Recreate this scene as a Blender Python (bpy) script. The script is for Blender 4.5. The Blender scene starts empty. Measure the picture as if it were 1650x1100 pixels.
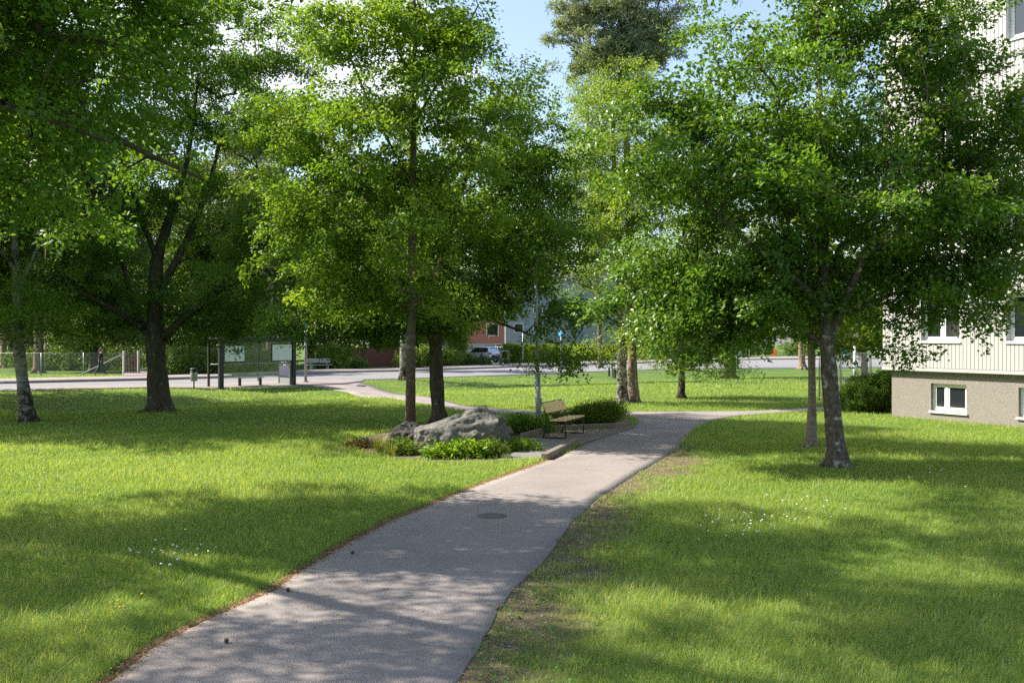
import bpy, bmesh, math, random
import numpy as np
from mathutils import Vector, Matrix

SC = bpy.context.scene
COL = SC.collection
HC, F = 2.65, 1600.0            # camera height (m) and focal length in photo pixels (1650 wide)
R0 = np.random.default_rng(7)

# ------------------------------------------------------------------ terrain
RL = np.array([-24.0, 47.0]); RN = np.array([-0.737, 0.676])     # road line and its normal
def terrain(x, y):
    x = np.asarray(x, float); y = np.asarray(y, float)
    d = -((x - RL[0]) * RN[0] + (y - RL[1]) * RN[1])             # distance in front of the road
    near = 1 / (1 + np.exp(-(y - 34) / 2.2))
    z = -0.42 * np.exp(-((d - 10.5) / 5.5) ** 2) * near
    t = np.maximum(0, y - 52.0)
    z = z - 0.010 * (np.sqrt(t * t + 36) - 6)
    return z
def T(x, y): return float(terrain(x, y))
def P(px, py, Y): return np.array([(px - 825) / F * Y, Y, HC - (py - 538) / F * Y])
def G(px, py):
    Y = F * HC / (py - 538)
    for _ in range(60):
        X = (px - 825) / F * Y
        Yn = F * (HC - T(X, Y)) / (py - 538)
        Y = 0.5 * Y + 0.5 * Yn
    X = (px - 825) / F * Y
    return np.array([X, Y, T(X, Y)])

# ------------------------------------------------------------------ tagging
def tag(o, label=None, cat=None, group=None, kind=None):
    if label: o['label'] = label
    if cat: o['category'] = cat
    if group: o['group'] = group
    if kind: o['kind'] = kind
    return o
def empty(name, loc, label, cat, rz=0.0, group=None):
    o = bpy.data.objects.new(name, None); COL.objects.link(o)
    o.location = tuple(float(v) for v in loc); o.rotation_euler = (0, 0, rz); o.empty_display_size = 0.2
    return tag(o, label, cat, group)
def link(name, me, parent=None, loc=None):
    o = bpy.data.objects.new(name, me); COL.objects.link(o)
    if parent: o.parent = parent
    if loc is not None: o.location = tuple(float(v) for v in loc)
    return o

# ------------------------------------------------------------------ materials
def new_mat(name):
    m = bpy.data.materials.new(name); m.use_nodes = True
    nt = m.node_tree; nt.nodes.clear()
    return m, nt
class N:
    def __init__(s, nt): s.nt = nt
    def n(s, t, **kw):
        nd = s.nt.nodes.new(t)
        for k, v in kw.items():
            if k in nd.inputs: nd.inputs[k].default_value = v
            else: setattr(nd, k, v)
        return nd
    def l(s, a, b): s.nt.links.new(a, b)
    def ramp(s, fac, stops):
        r = s.nt.nodes.new('ShaderNodeValToRGB'); e = r.color_ramp.elements
        while len(e) < len(stops): e.new(0.5)
        for el, (p, c) in zip(e, stops):
            el.position = p; el.color = (c[0], c[1], c[2], 1) if not isinstance(c, float) else (c, c, c, 1)
        s.l(fac, r.inputs['Fac']); return r.outputs['Color']
    def noise(s, vec, scale, detail=4, rough=0.55, dist=0.0):
        nd = s.n('ShaderNodeTexNoise'); nd.inputs['Scale'].default_value = scale
        nd.inputs['Detail'].default_value = detail; nd.inputs['Roughness'].default_value = rough
        nd.inputs['Distortion'].default_value = dist
        if vec is not None: s.l(vec, nd.inputs['Vector'])
        return nd.outputs['Fac']
    def mapv(s, vec, sc=(1, 1, 1)):
        m = s.n('ShaderNodeMapping'); m.inputs['Scale'].default_value = sc; s.l(vec, m.inputs['Vector']); return m.outputs['Vector']
    def mix(s, fac, a, b, mode='MIX'):
        m = s.n('ShaderNodeMix', data_type='RGBA', blend_type=mode)
        for sock, v in ((m.inputs[0], fac), (m.inputs[6], a), (m.inputs[7], b)):
            if hasattr(v, 'is_output'): s.l(v, sock)
            elif isinstance(v, (int, float)): sock.default_value = v
            else: sock.default_value = (*v, 1)
        return m.outputs[2]
    def math(s, op, a, b=None, clamp=False):
        m = s.n('ShaderNodeMath', operation=op); m.use_clamp = clamp
        for i, v in enumerate((a, b)):
            if v is None: continue
            if hasattr(v, 'is_output'): s.l(v, m.inputs[i])
            else: m.inputs[i].default_value = v
        return m.outputs[0]
    def bump(s, h, strength=0.5, dist=0.02):
        b = s.n('ShaderNodeBump'); b.inputs['Strength'].default_value = strength; b.inputs['Distance'].default_value = dist
        s.l(h, b.inputs['Height']); return b.outputs['Normal']
    def attr(s, name): return s.n('ShaderNodeAttribute', attribute_name=name).outputs['Fac']
    def obj(s): return s.n('ShaderNodeTexCoord').outputs['Object']
    def geo(s): return s.n('ShaderNodeNewGeometry').outputs['Position']
    def pbr(s, col, rough=0.6, metal=0.0, normal=None, spec=0.5, trans=0.0):
        p = s.n('ShaderNodeBsdfPrincipled')
        if hasattr(col, 'is_output'): s.l(col, p.inputs['Base Color'])
        else: p.inputs['Base Color'].default_value = (*col, 1)
        if hasattr(rough, 'is_output'): s.l(rough, p.inputs['Roughness'])
        else: p.inputs['Roughness'].default_value = rough
        p.inputs['Metallic'].default_value = metal; p.inputs['Specular IOR Level'].default_value = spec
        p.inputs['Transmission Weight'].default_value = trans
        if normal is not None: s.l(normal, p.inputs['Normal'])
        return p.outputs[0]
    def out(s, sh): o = s.n('ShaderNodeOutputMaterial'); s.l(sh, o.inputs['Surface'])

def plain(name, col, rough=0.6, metal=0.0, var=0.12, scale=6.0, bump=0.0, spec=0.5):
    m, nt = new_mat(name); k = N(nt)
    f = k.noise(k.geo(), scale, 5)
    c = k.mix(f, tuple(v * (1 - var) for v in col), tuple(min(1, v * (1 + var)) for v in col))
    nrm = k.bump(k.noise(k.geo(), scale * 12, 3), bump, 0.01) if bump else None
    k.out(k.pbr(c, rough, metal, nrm, spec)); return m

def leaf_mat(name, dark, light, yellow, trans=0.43, spec=0.28, rough=0.45):
    m, nt = new_mat(name); k = N(nt)
    r = k.attr('rnd')
    c = k.ramp(r, [(0.0, dark), (0.55, light), (0.93, yellow), (1.0, yellow)])
    big = k.noise(k.geo(), 0.7, 2)
    c = k.mix(k.math('MULTIPLY', big, 0.5), c, tuple(0.5 * (a + b) for a, b in zip(light, yellow)))
    p = k.pbr(c, rough, spec=spec)
    tcol = k.mix(1.0, c, (2.0, 1.75, 0.65), 'MULTIPLY')
    t = k.n('ShaderNodeBsdfTranslucent'); k.l(tcol, t.inputs['Color'])
    mx = k.n('ShaderNodeMixShader'); mx.inputs[0].default_value = trans
    k.l(p, mx.inputs[1]); k.l(t.outputs[0], mx.inputs[2]); k.out(mx.outputs[0]); return m

def bark_mat(name, c1, c2, lichen=None, lich_amt=0.0, zs=0.25, scale=14, bump=0.9, moss=None):
    m, nt = new_mat(name); k = N(nt); v = k.geo()
    f = k.noise(k.mapv(v, (1, 1, zs)), scale, 6, 0.65, 0.6)
    c = k.ramp(f, [(0.3, c1), (0.68, c2)])
    if lichen:
        g = k.ramp(k.noise(v, 5.5, 5, 0.62), [(0.62 - lich_amt * 0.4, 0.0), (0.70 - lich_amt * 0.4, 1.0)])
        c = k.mix(g, c, lichen)
    if moss:
        g = k.ramp(k.noise(v, 2.3, 4), [(0.52, 0.0), (0.64, 0.7)])
        c = k.mix(g, c, moss)
    k.out(k.pbr(c, 0.9, normal=k.bump(f, bump, 0.03), spec=0.2)); return m

def birch_mat(name, base=(0.55, 0.52, 0.47)):
    m, nt = new_mat(name); k = N(nt); v = k.geo()
    band = k.noise(k.mapv(v, (2.2, 2.2, 9)), 1.6, 5, 0.7, 0.4)
    blotch = k.noise(k.mapv(v, (1, 1, 0.8)), 3.0, 5, 0.7, 1.0)
    sep = k.n('ShaderNodeSeparateXYZ'); k.l(k.obj(), sep.inputs[0])
    low = k.math('MULTIPLY', k.math('SUBTRACT', 1.0, sep.outputs[2]), 0.05)
    low = k.math('MAXIMUM', low, -0.02)
    c = k.mix(k.ramp(k.noise(v, 5, 5, 0.7), [(0.35, 0.0), (0.65, 1.0)]), tuple(x * 0.5 for x in base), base)
    mk = k.math('ADD', k.math('MAXIMUM', band, k.math('MULTIPLY', blotch, 1.02)), low)
    c = k.mix(k.ramp(mk, [(0.50, 0.0), (0.60, 1.0)]), c, (0.035, 0.028, 0.022))
    k.out(k.pbr(c, 0.8, normal=k.bump(mk, 0.6, 0.02), spec=0.2)); return m

M = {}
M['oak_leaf'] = leaf_mat('oak leaves', (0.0437, 0.1074, 0.0171), (0.0874, 0.1919, 0.0274), (0.1747, 0.261, 0.0342))
M['oak_leaf_light'] = leaf_mat('light oak leaves', (0.0569, 0.1331, 0.0169), (0.1251, 0.2463, 0.0253), (0.2388, 0.3194, 0.0395))
M['lime_leaf'] = leaf_mat('glossy leaves', (0.0433, 0.1109, 0.0154), (0.0879, 0.194, 0.0231), (0.1757, 0.2633, 0.0282), spec=0.5, rough=0.38)
M['birch_leaf'] = leaf_mat('birch leaves', (0.0879, 0.1755, 0.0302), (0.1758, 0.2808, 0.0502), (0.2781, 0.3686, 0.0837))
M['maple_leaf'] = leaf_mat('maple leaves', (0.07, 0.132, 0.0119), (0.1399, 0.22, 0.0198), (0.2332, 0.275, 0.0248), trans=0.5)
M['far_leaf'] = leaf_mat('far leaves', (0.0501, 0.0945, 0.017), (0.1002, 0.1688, 0.0267), (0.1717, 0.2228, 0.0365))
M['far_dark'] = leaf_mat('far dark leaves', (0.0381, 0.081, 0.0162), (0.0764, 0.144, 0.0226), (0.1335, 0.198, 0.0324), trans=0.3)
M['pine_leaf'] = leaf_mat('pine needles', (0.1658, 0.23, 0.153), (0.2925, 0.3626, 0.243), (0.3705, 0.4246, 0.288), trans=0.2)
M['yew_leaf'] = leaf_mat('yew needles', (0.027, 0.0725, 0.0104), (0.06, 0.1305, 0.0156), (0.15, 0.232, 0.026), trans=0.25)
M['hedge_leaf'] = leaf_mat('hedge leaves', (0.0609, 0.115, 0.0124), (0.1219, 0.207, 0.0207), (0.2194, 0.276, 0.031), trans=0.35)
M['hosta_leaf'] = leaf_mat('bright plant leaves', (0.08, 0.17, 0.012), (0.14, 0.27, 0.02), (0.24, 0.33, 0.03), trans=0.4)
M['tuft_leaf'] = leaf_mat('tuft blades', (0.08, 0.12, 0.03), (0.15, 0.20, 0.05), (0.30, 0.28, 0.11), trans=0.3)
M['red_leaf'] = leaf_mat('reddish plant leaves', (0.10, 0.05, 0.02), (0.14, 0.10, 0.03), (0.2, 0.1, 0.03), trans=0.3)
M['grass'] = leaf_mat('grass blades', (0.097, 0.212, 0.0324), (0.2, 0.3349, 0.054), (0.4849, 0.4689, 0.216), trans=0.42, spec=0.25, rough=0.5)
M['weed'] = leaf_mat('clover leaves', (0.05, 0.14, 0.03), (0.10, 0.24, 0.045), (0.20, 0.30, 0.06), trans=0.3)
M['bark_oak'] = bark_mat('oak bark', (0.035, 0.028, 0.020), (0.12, 0.10, 0.07), (0.20, 0.20, 0.14), 0.05, moss=(0.07, 0.07, 0.03))
M['bark_lichen'] = bark_mat('lichened grey bark', (0.045, 0.036, 0.027), (0.165, 0.135, 0.105), (0.36, 0.35, 0.29), 0.17, zs=0.7, scale=16, bump=0.5)
M['bark_slim'] = bark_mat('slim oak bark', (0.06, 0.048, 0.036), (0.17, 0.14, 0.105), (0.24, 0.22, 0.17), 0.08, zs=0.5, scale=16, bump=0.6)
M['bark_young'] = bark_mat('young bark', (0.13, 0.10, 0.075), (0.30, 0.25, 0.19), (0.38, 0.34, 0.28), 0.08, zs=2.2, scale=8, bump=0.4)
M['bark_pine'] = bark_mat('pine bark', (0.09, 0.055, 0.035), (0.32, 0.24, 0.17), (0.42, 0.36, 0.28), 0.12, zs=0.3, scale=10)
M['bark_far'] = bark_mat('far bark', (0.05, 0.038, 0.028), (0.17, 0.13, 0.095), zs=0.3, scale=8)
M['birch'] = birch_mat('birch bark', (0.31, 0.285, 0.235))
M['birch_rough'] = birch_mat('rough birch bark', (0.42, 0.37, 0.30))

def ground_mat():
    m, nt = new_mat('lawn soil'); k = N(nt); v = k.geo()
    d = k.attr('dirt')
    big = k.noise(v, 0.35, 4, 0.6); fine = k.noise(v, 26, 4, 0.7)
    g = k.ramp(big, [(0.3, (0.060, 0.110, 0.022)), (0.55, (0.095, 0.155, 0.032)), (0.75, (0.15, 0.19, 0.055))])
    g = k.mix(k.math('MULTIPLY', fine, 0.5), g, (0.07, 0.115, 0.015))
    s = k.ramp(k.noise(v, 60, 4, 0.75), [(0.3, (0.075, 0.054, 0.037)), (0.55, (0.165, 0.122, 0.086)), (0.74, (0.30, 0.25, 0.20))])
    mo = k.ramp(k.noise(v, 3.0, 5, 0.7), [(0.42, 0.0), (0.6, 1.0)])
    s = k.mix(k.math('MULTIPLY', mo, 0.75), s, (0.12, 0.125, 0.03))
    c = k.mix(d, g, s)
    k.out(k.pbr(c, 0.95, normal=k.bump(fine, 0.6, 0.03), spec=0.15)); return m
M['ground'] = ground_mat()

def asphalt(name, c1, c2, speck=0.4, stain=0.15):
    m, nt = new_mat(name); k = N(nt); v = k.geo()
    f = k.noise(v, 75, 4, 0.85); b = k.noise(v, 0.8, 4, 0.6); mid = k.noise(v, 7, 5, 0.7)
    c = k.mix(k.ramp(f, [(0.38, 0.0), (0.62, 1.0)]), tuple(x * (1 - speck) for x in c1), tuple(min(1, x * (1 + speck)) for x in c2))
    c = k.mix(k.math('MULTIPLY', k.ramp(b, [(0.4, 0.0), (0.7, 1.0)]), stain), c, tuple(x * 0.45 for x in c1))
    c = k.mix(k.math('MULTIPLY', k.ramp(mid, [(0.45, 0.0), (0.75, 1.0)]), 0.2), c, tuple(min(1, x * 1.35) for x in c2))
    k.out(k.pbr(c, 0.9, normal=k.bump(f, 0.5, 0.006), spec=0.25)); return m
M['path'] = asphalt('footpath asphalt', (0.222, 0.192, 0.178), (0.275, 0.240, 0.223), 0.5, 0.3)
M['road'] = asphalt('road asphalt', (0.19, 0.187, 0.187), (0.225, 0.22, 0.22), 0.2)
M['pavement'] = asphalt('pavement asphalt', (0.23, 0.20, 0.185), (0.27, 0.235, 0.22), 0.2)
M['pad'] = asphalt('sandy grit', (0.15, 0.115, 0.085), (0.21, 0.17, 0.13), 0.5)
M['gravel'] = asphalt('gravel', (0.13, 0.12, 0.11), (0.22, 0.21, 0.195), 0.75)
M['soil'] = asphalt('bed soil', (0.07, 0.052, 0.038), (0.13, 0.10, 0.075), 0.5)
M['kerb'] = plain('granite kerb', (0.19, 0.155, 0.115), 0.85, var=0.35, scale=18, bump=0.4)
M['kerb_grey'] = plain('grey concrete edging', (0.22, 0.22, 0.21), 0.85, var=0.2, scale=14, bump=0.3)

def stone_mat(name, dark, mid, light):
    m, nt = new_mat(name); k = N(nt); v = k.geo()
    f = k.noise(v, 2.6, 8, 0.68, 0.8); g = k.noise(v, 16, 6, 0.7)
    c = k.ramp(f, [(0.34, dark), (0.5, mid), (0.66, light)])
    l = k.ramp(g, [(0.50, 0.0), (0.62, 1.0)])
    c = k.mix(k.math('MULTIPLY', l, 0.7), c, tuple(min(1, x * 1.25) for x in light))
    w = k.ramp(k.noise(v, 5, 6, 0.75), [(0.30, 1.0), (0.42, 0.0)])
    c = k.mix(k.math('MULTIPLY', w, 0.75), c, (0.05, 0.045, 0.038))
    h = k.math('ADD', f, k.math('MULTIPLY', g, 0.4))
    k.out(k.pbr(c, 0.9, normal=k.bump(h, 1.0, 0.12), spec=0.25)); return m
M['rock'] = stone_mat('lichened granite', (0.06, 0.058, 0.052), (0.145, 0.139, 0.122), (0.235, 0.225, 0.195))
M['rock_dark'] = stone_mat('dark rock', (0.02, 0.019, 0.017), (0.05, 0.047, 0.042), (0.11, 0.105, 0.095))

M['steel_dark'] = plain('dark painted steel', (0.022, 0.022, 0.022), 0.45, 0.3)
M['steel_grey'] = plain('galvanised steel', (0.30, 0.31, 0.31), 0.45, 0.6, var=0.15)
M['pole_green'] = plain('grey green painted pole', (0.33, 0.36, 0.345), 0.5, 0.2, var=0.12)
M['wood'] = plain('oiled bench wood', (0.76, 0.50, 0.19), 0.55, var=0.18, scale=9)
M['panel'] = plain('pale grey green panel', (0.70, 0.74, 0.69), 0.5, var=0.05)
M['poster'] = None
M['white'] = plain('white paint', (0.78, 0.78, 0.76), 0.45, var=0.04)
M['black'] = plain('black plastic', (0.012, 0.012, 0.013), 0.5)
M['blue'] = plain('blue sign face', (0.02, 0.22, 0.62), 0.4, var=0.05)
M['orange'] = plain('orange plastic', (0.62, 0.14, 0.015), 0.5, var=0.1)
M['yellow'] = plain('yellow plate', (0.55, 0.40, 0.02), 0.5, var=0.05)
M['iron'] = plain('cast iron', (0.14, 0.11, 0.095), 0.8, 0.1, var=0.35, scale=25, bump=0.5)
M['cream'] = plain('cream painted boards', (0.45, 0.445, 0.425), 0.6, var=0.07, scale=2)
M['red_wall'] = plain('red render', (0.44, 0.17, 0.125), 0.85, var=0.08, scale=1.2)
M['beige_wall'] = plain('grey beige render', (0.42, 0.41, 0.36), 0.9, var=0.08)
M['bluegrey'] = plain('blue grey cladding', (0.25, 0.285, 0.35), 0.8, var=0.1, scale=0.6)
M['roof_dark'] = plain('dark roof', (0.06, 0.055, 0.055), 0.7)
M['red_fence'] = plain('red brown stained boards', (0.16, 0.055, 0.035), 0.85, var=0.3, scale=5)
M['car_silver'] = plain('silver car paint', (0.62, 0.66, 0.72), 0.25, 0.35, var=0.02)
M['car_white'] = plain('white car paint', (0.80, 0.80, 0.80), 0.25, 0.0, var=0.02)
M['tyre'] = plain('tyre rubber', (0.015, 0.015, 0.015), 0.85)
M['rim'] = plain('alloy rim', (0.45, 0.45, 0.46), 0.3, 0.8)
M['tail'] = plain('red lamp lens', (0.50, 0.02, 0.02), 0.2)
M['dark_glass'] = plain('dark window glass', (0.02, 0.024, 0.028), 0.04, var=0.3, scale=0.5, spec=1.0)
M['skin'] = plain('skin', (0.45, 0.26, 0.18), 0.55, var=0.06)
M['hair'] = plain('brown hair', (0.10, 0.035, 0.020), 0.5, var=0.2, scale=40)
M['sweater'] = plain('black knit', (0.020, 0.018, 0.020), 0.9)
M['legging'] = plain('slate leggings', (0.035, 0.042, 0.052), 0.75)
M['shoe'] = plain('pink shoes', (0.55, 0.25, 0.24), 0.6)
M['cone'] = plain('pine cone', (0.09, 0.06, 0.035), 0.9, var=0.4, scale=60)

def plinth_mat():
    m, nt = new_mat('pebble dash plinth'); k = N(nt); v = k.geo()
    f = k.noise(v, 55, 3, 0.8); b = k.noise(v, 1.1, 4)
    c = k.ramp(f, [(0.34, (0.11, 0.095, 0.08)), (0.52, (0.275, 0.245, 0.215)), (0.70, (0.46, 0.425, 0.385))])
    c = k.mix(k.math('MULTIPLY', b, 0.3), c, (0.25, 0.225, 0.20))
    k.out(k.pbr(c, 0.95, normal=k.bump(f, 0.7, 0.012), spec=0.2)); return m
M['plinth'] = plinth_mat()
def glass_mat(name, tint=(0.92, 0.95, 0.94), opac=0.0):
    m, nt = new_mat(name); k = N(nt)
    t = k.n('ShaderNodeBsdfTransparent'); t.inputs[0].default_value = (*tint, 1)
    g = k.n('ShaderNodeBsdfGlossy'); g.inputs['Roughness'].default_value = 0.03
    fr = k.n('ShaderNodeFresnel'); fr.inputs[0].default_value = 1.5
    mx = k.n('ShaderNodeMixShader'); k.l(fr.outputs[0], mx.inputs[0]); k.l(t.outputs[0], mx.inputs[1]); k.l(g.outputs[0], mx.inputs[2])
    sh = mx.outputs[0]
    if opac:
        d = k.n('ShaderNodeBsdfDiffuse'); d.inputs[0].default_value = (0.5, 0.55, 0.52, 1)
        m2 = k.n('ShaderNodeMixShader'); m2.inputs[0].default_value = opac; k.l(sh, m2.inputs[1]); k.l(d.outputs[0], m2.inputs[2]); sh = m2.outputs[0]
    k.out(sh); return m
M['glass'] = glass_mat('clear shelter glass', opac=0.05)
M['glass_frost'] = glass_mat('frosted glass', (0.6, 0.7, 0.66), 0.55)
def poster_mat():
    m, nt = new_mat('purple poster print'); k = N(nt)
    sep = k.n('ShaderNodeSeparateXYZ'); k.l(k.obj(), sep.inputs[0])
    f = k.noise(k.obj(), 3.0, 3)
    t = k.math('ADD', k.math('MULTIPLY', sep.outputs[2], 0.7), k.math('MULTIPLY', f, 0.5))
    c = k.ramp(t, [(0.55, (0.075, 0.05, 0.16)), (0.95, (0.11, 0.08, 0.20)), (1.25, (0.04, 0.03, 0.08))])
    k.out(k.pbr(c, 0.35)); return m
M['poster'] = poster_mat()

# ------------------------------------------------------------------ mesh tools
def mesh_np(name, V, faces, mat, attrs=None, smooth=False):
    """V (n,3); faces (m,k) int array, all with k corners"""
    me = bpy.data.meshes.new(name); V = np.ascontiguousarray(V, np.float32); faces = np.ascontiguousarray(faces, np.int32)
    me.vertices.add(len(V)); me.vertices.foreach_set('co', V.ravel())
    m, k = faces.shape
    me.loops.add(m * k); me.loops.foreach_set('vertex_index', faces.ravel())
    me.polygons.add(m); me.polygons.foreach_set('loop_start', np.arange(0, m * k, k, dtype=np.int32))
    try: me.polygons.foreach_set('loop_total', np.full(m, k, np.int32))
    except Exception: pass
    if attrs:
        for nme, arr in attrs.items():
            a = me.attributes.new(nme, 'FLOAT', 'POINT'); a.data.foreach_set('value', np.ascontiguousarray(arr, np.float32))
    me.update(calc_edges=True)
    if smooth: me.polygons.foreach_set('use_smooth', np.ones(m, bool))
    me.materials.append(mat)
    return me

class MB:
    """collects boxes, bars, tubes and loose polygons into ONE mesh"""
    def __init__(s): s.v = []; s.f = []; s.sm = []
    def add(s, vs, fs, smooth=False):
        b = len(s.v); s.v += [tuple(float(c) for c in p) for p in vs]
        s.f += [tuple(b + i for i in f) for f in fs]; s.sm += [smooth] * len(fs); return s
    def box(s, x0, x1, y0, y1, z0, z1):
        return s.add([(x, y, z) for z in (z0, z1) for y in (y0, y1) for x in (x0, x1)],
                     [(0, 2, 3, 1), (4, 5, 7, 6), (0, 1, 5, 4), (2, 6, 7, 3), (0, 4, 6, 2), (1, 3, 7, 5)])
    def obox(s, o, u, w, h, a0, a1, b0, b1, c0, c1):
        o, u, w, h = map(np.asarray, (o, u, w, h))
        return s.add([o + u * a + w * b + h * c for c in (c0, c1) for b in (b0, b1) for a in (a0, a1)],
                     [(0, 2, 3, 1), (4, 5, 7, 6), (0, 1, 5, 4), (2, 6, 7, 3), (0, 4, 6, 2), (1, 3, 7, 5)])
    def tube(s, pts, radii, sides=8, cap=True, smooth=True):
        pts = [np.asarray(p, float) for p in pts]
        if np.isscalar(radii): radii = [radii] * len(pts)
        rings = []; prev = None
        for i, p in enumerate(pts):
            d = pts[min(i + 1, len(pts) - 1)] - pts[max(i - 1, 0)]; d = d / (np.linalg.norm(d) + 1e-9)
            if prev is None:
                a = np.cross(d, (0, 0, 1.0)) if abs(d[2]) < 0.95 else np.cross(d, (1.0, 0, 0))
            else: a = prev - d * np.dot(prev, d)
            a = a / (np.linalg.norm(a) + 1e-9); prev = a; b = np.cross(d, a)
            rings.append([p + radii[i] * (a * math.cos(2 * math.pi * j / sides) + b * math.sin(2 * math.pi * j / sides)) for j in range(sides)])
        vs = [q for r in rings for q in r]; fs = []
        for i in range(len(pts) - 1):
            for j in range(sides):
                k = (j + 1) % sides
                fs.append((i * sides + j, i * sides + k, (i + 1) * sides + k, (i + 1) * sides + j))
        if cap: fs += [tuple(range(sides))[::-1], tuple((len(pts) - 1) * sides + j for j in range(sides))]
        return s.add(vs, fs, smooth)
    def lathe(s, c, prof, sides=16, smooth=True):
        c = np.asarray(c, float)
        vs = [c + np.array([r * math.cos(2 * math.pi * j / sides), r * math.sin(2 * math.pi * j / sides), z]) for r, z in prof for j in range(sides)]
        fs = [(i * sides + j, i * sides + (j + 1) % sides, (i + 1) * sides + (j + 1) % sides, (i + 1) * sides + j) for i in range(len(prof) - 1) for j in range(sides)]
        fs += [tuple(range(sides))[::-1], tuple((len(prof) - 1) * sides + j for j in range(sides))]
        return s.add(vs, fs, smooth)
    def build(s, name, mat, parent=None, bevel=0.0):
        me = bpy.data.meshes.new(name); me.from_pydata(s.v, [], s.f); me.materials.append(mat)
        me.polygons.foreach_set('use_smooth', s.sm); me.update()
        if bevel:
            bm = bmesh.new(); bm.from_mesh(me)
            bmesh.ops.bevel(bm, geom=[e for e in bm.edges if e.is_manifold and e.calc_face_angle(0) > 0.6], offset=bevel, segments=2, affect='EDGES', profile=0.6)
            bm.to_mesh(me); bm.free()
        return link(name, me, parent)

# ------------------------------------------------------------------ leaves, trees
def leaves_mesh(name, C, mat, n_each, spread, L, rng, width=0.62, up=0.8, droop=0.35, flat=0.65, fold=0.12, outward=None, bias=0.0, spray=False):
    nc = len(C); C0 = C
    C = np.repeat(C, n_each, axis=0); n = len(C)
    if spray:
        # each cluster is a flattened, slightly drooping spray of leaves along its own twig
        e1 = (outward if outward is not None else 0) + rng.normal(0, 0.45, (nc, 3)); e1[:, 2] = e1[:, 2] * 0.5 - 0.12 * droop
        e1 /= np.linalg.norm(e1, axis=1)[:, None]
        e3 = rng.normal(0, 0.32, (nc, 3)) + np.array([0, 0, 1.0]); e3 -= e1 * (e1 * e3).sum(1)[:, None]; e3 /= np.linalg.norm(e3, axis=1)[:, None]
        e2 = np.cross(e3, e1); sz = rng.uniform(0.6, 1.35, nc) * spread
        rp = lambda a: np.repeat(a, n_each, axis=0)
        rr_ = np.sqrt(rng.uniform(0, 1, n)); th = rng.uniform(0, 2 * np.pi, n); S = rp(sz)
        a = rr_ * np.cos(th) * 1.75; b = rr_ * np.sin(th) * 1.05 * (1 - 0.35 * a); c = rng.normal(0, 0.26 * flat / 0.65, n) - 0.14 * a * a * (0.4 + droop)
        p = C + rp(e1) * (a * S)[:, None] + rp(e2) * (b * S)[:, None] + rp(e3) * (c * S)[:, None]
        nr = rng.normal(0, 0.42, (n, 3)) + rp(e3) * (0.35 + 0.55 * up); nr /= np.linalg.norm(nr, axis=1)[:, None]
    else:
        p = C + rng.normal(0, 1, (n, 3)) * np.array([spread, spread, spread * flat])
        nr = rng.normal(0, 1, (n, 3)); nr /= np.linalg.norm(nr, axis=1)[:, None]
        nr[:, 2] = nr[:, 2] * 0.6 + up; nr /= np.linalg.norm(nr, axis=1)[:, None]
    d = rng.normal(0, 1, (n, 3)); d[:, 2] -= droop
    if outward is not None: d += np.repeat(outward, n_each, axis=0)
    d -= nr * (d * nr).sum(1)[:, None]; d /= np.linalg.norm(d, axis=1)[:, None] + 1e-9
    sd = np.cross(nr, d); ln = (L * rng.uniform(0.6, 1.2, n))[:, None]; w = ln * width * 0.5
    V = np.empty((n, 4, 3))
    V[:, 0] = p; V[:, 1] = p + d * ln * 0.45 + sd * w + nr * ln * fold
    V[:, 2] = p + d * ln - nr * ln * 0.1; V[:, 3] = p + d * ln * 0.45 - sd * w + nr * ln * fold
    i = np.arange(n)[:, None] * 4
    Fc = np.concatenate([i + np.array([[0, 1, 2]]), i + np.array([[0, 2, 3]])])
    rnd = np.clip(0.46 + rng.normal(0, 0.13, n) + bias + np.repeat(rng.normal(0, 0.17, len(C) // n_each), n_each), 0, 1)
    return mesh_np(name, V.reshape(-1, 3), Fc, mat, {'rnd': np.repeat(rnd, 4)})

def resample(pts, step):
    out = []
    for (p, r), (q, s) in zip(pts[:-1], pts[1:]):
        p, q = np.asarray(p, float), np.asarray(q, float); k = max(1, int(np.linalg.norm(q - p) / step))
        out += [(p + (q - p) * i / k, r + (s - r) * i / k) for i in range(k)]
    out.append((np.asarray(pts[-1][0], float), pts[-1][1])); return out

def smooth_line(pts, it=2):
    for _ in range(it):
        o = [pts[0]]
        for a, b in zip(pts[:-1], pts[1:]):
            o += [(a[0] * .75 + b[0] * .25, a[1] * .75 + b[1] * .25), (a[0] * .25 + b[0] * .75, a[1] * .25 + b[1] * .75)]
        o.append(pts[-1]); pts = o
    return pts

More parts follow.
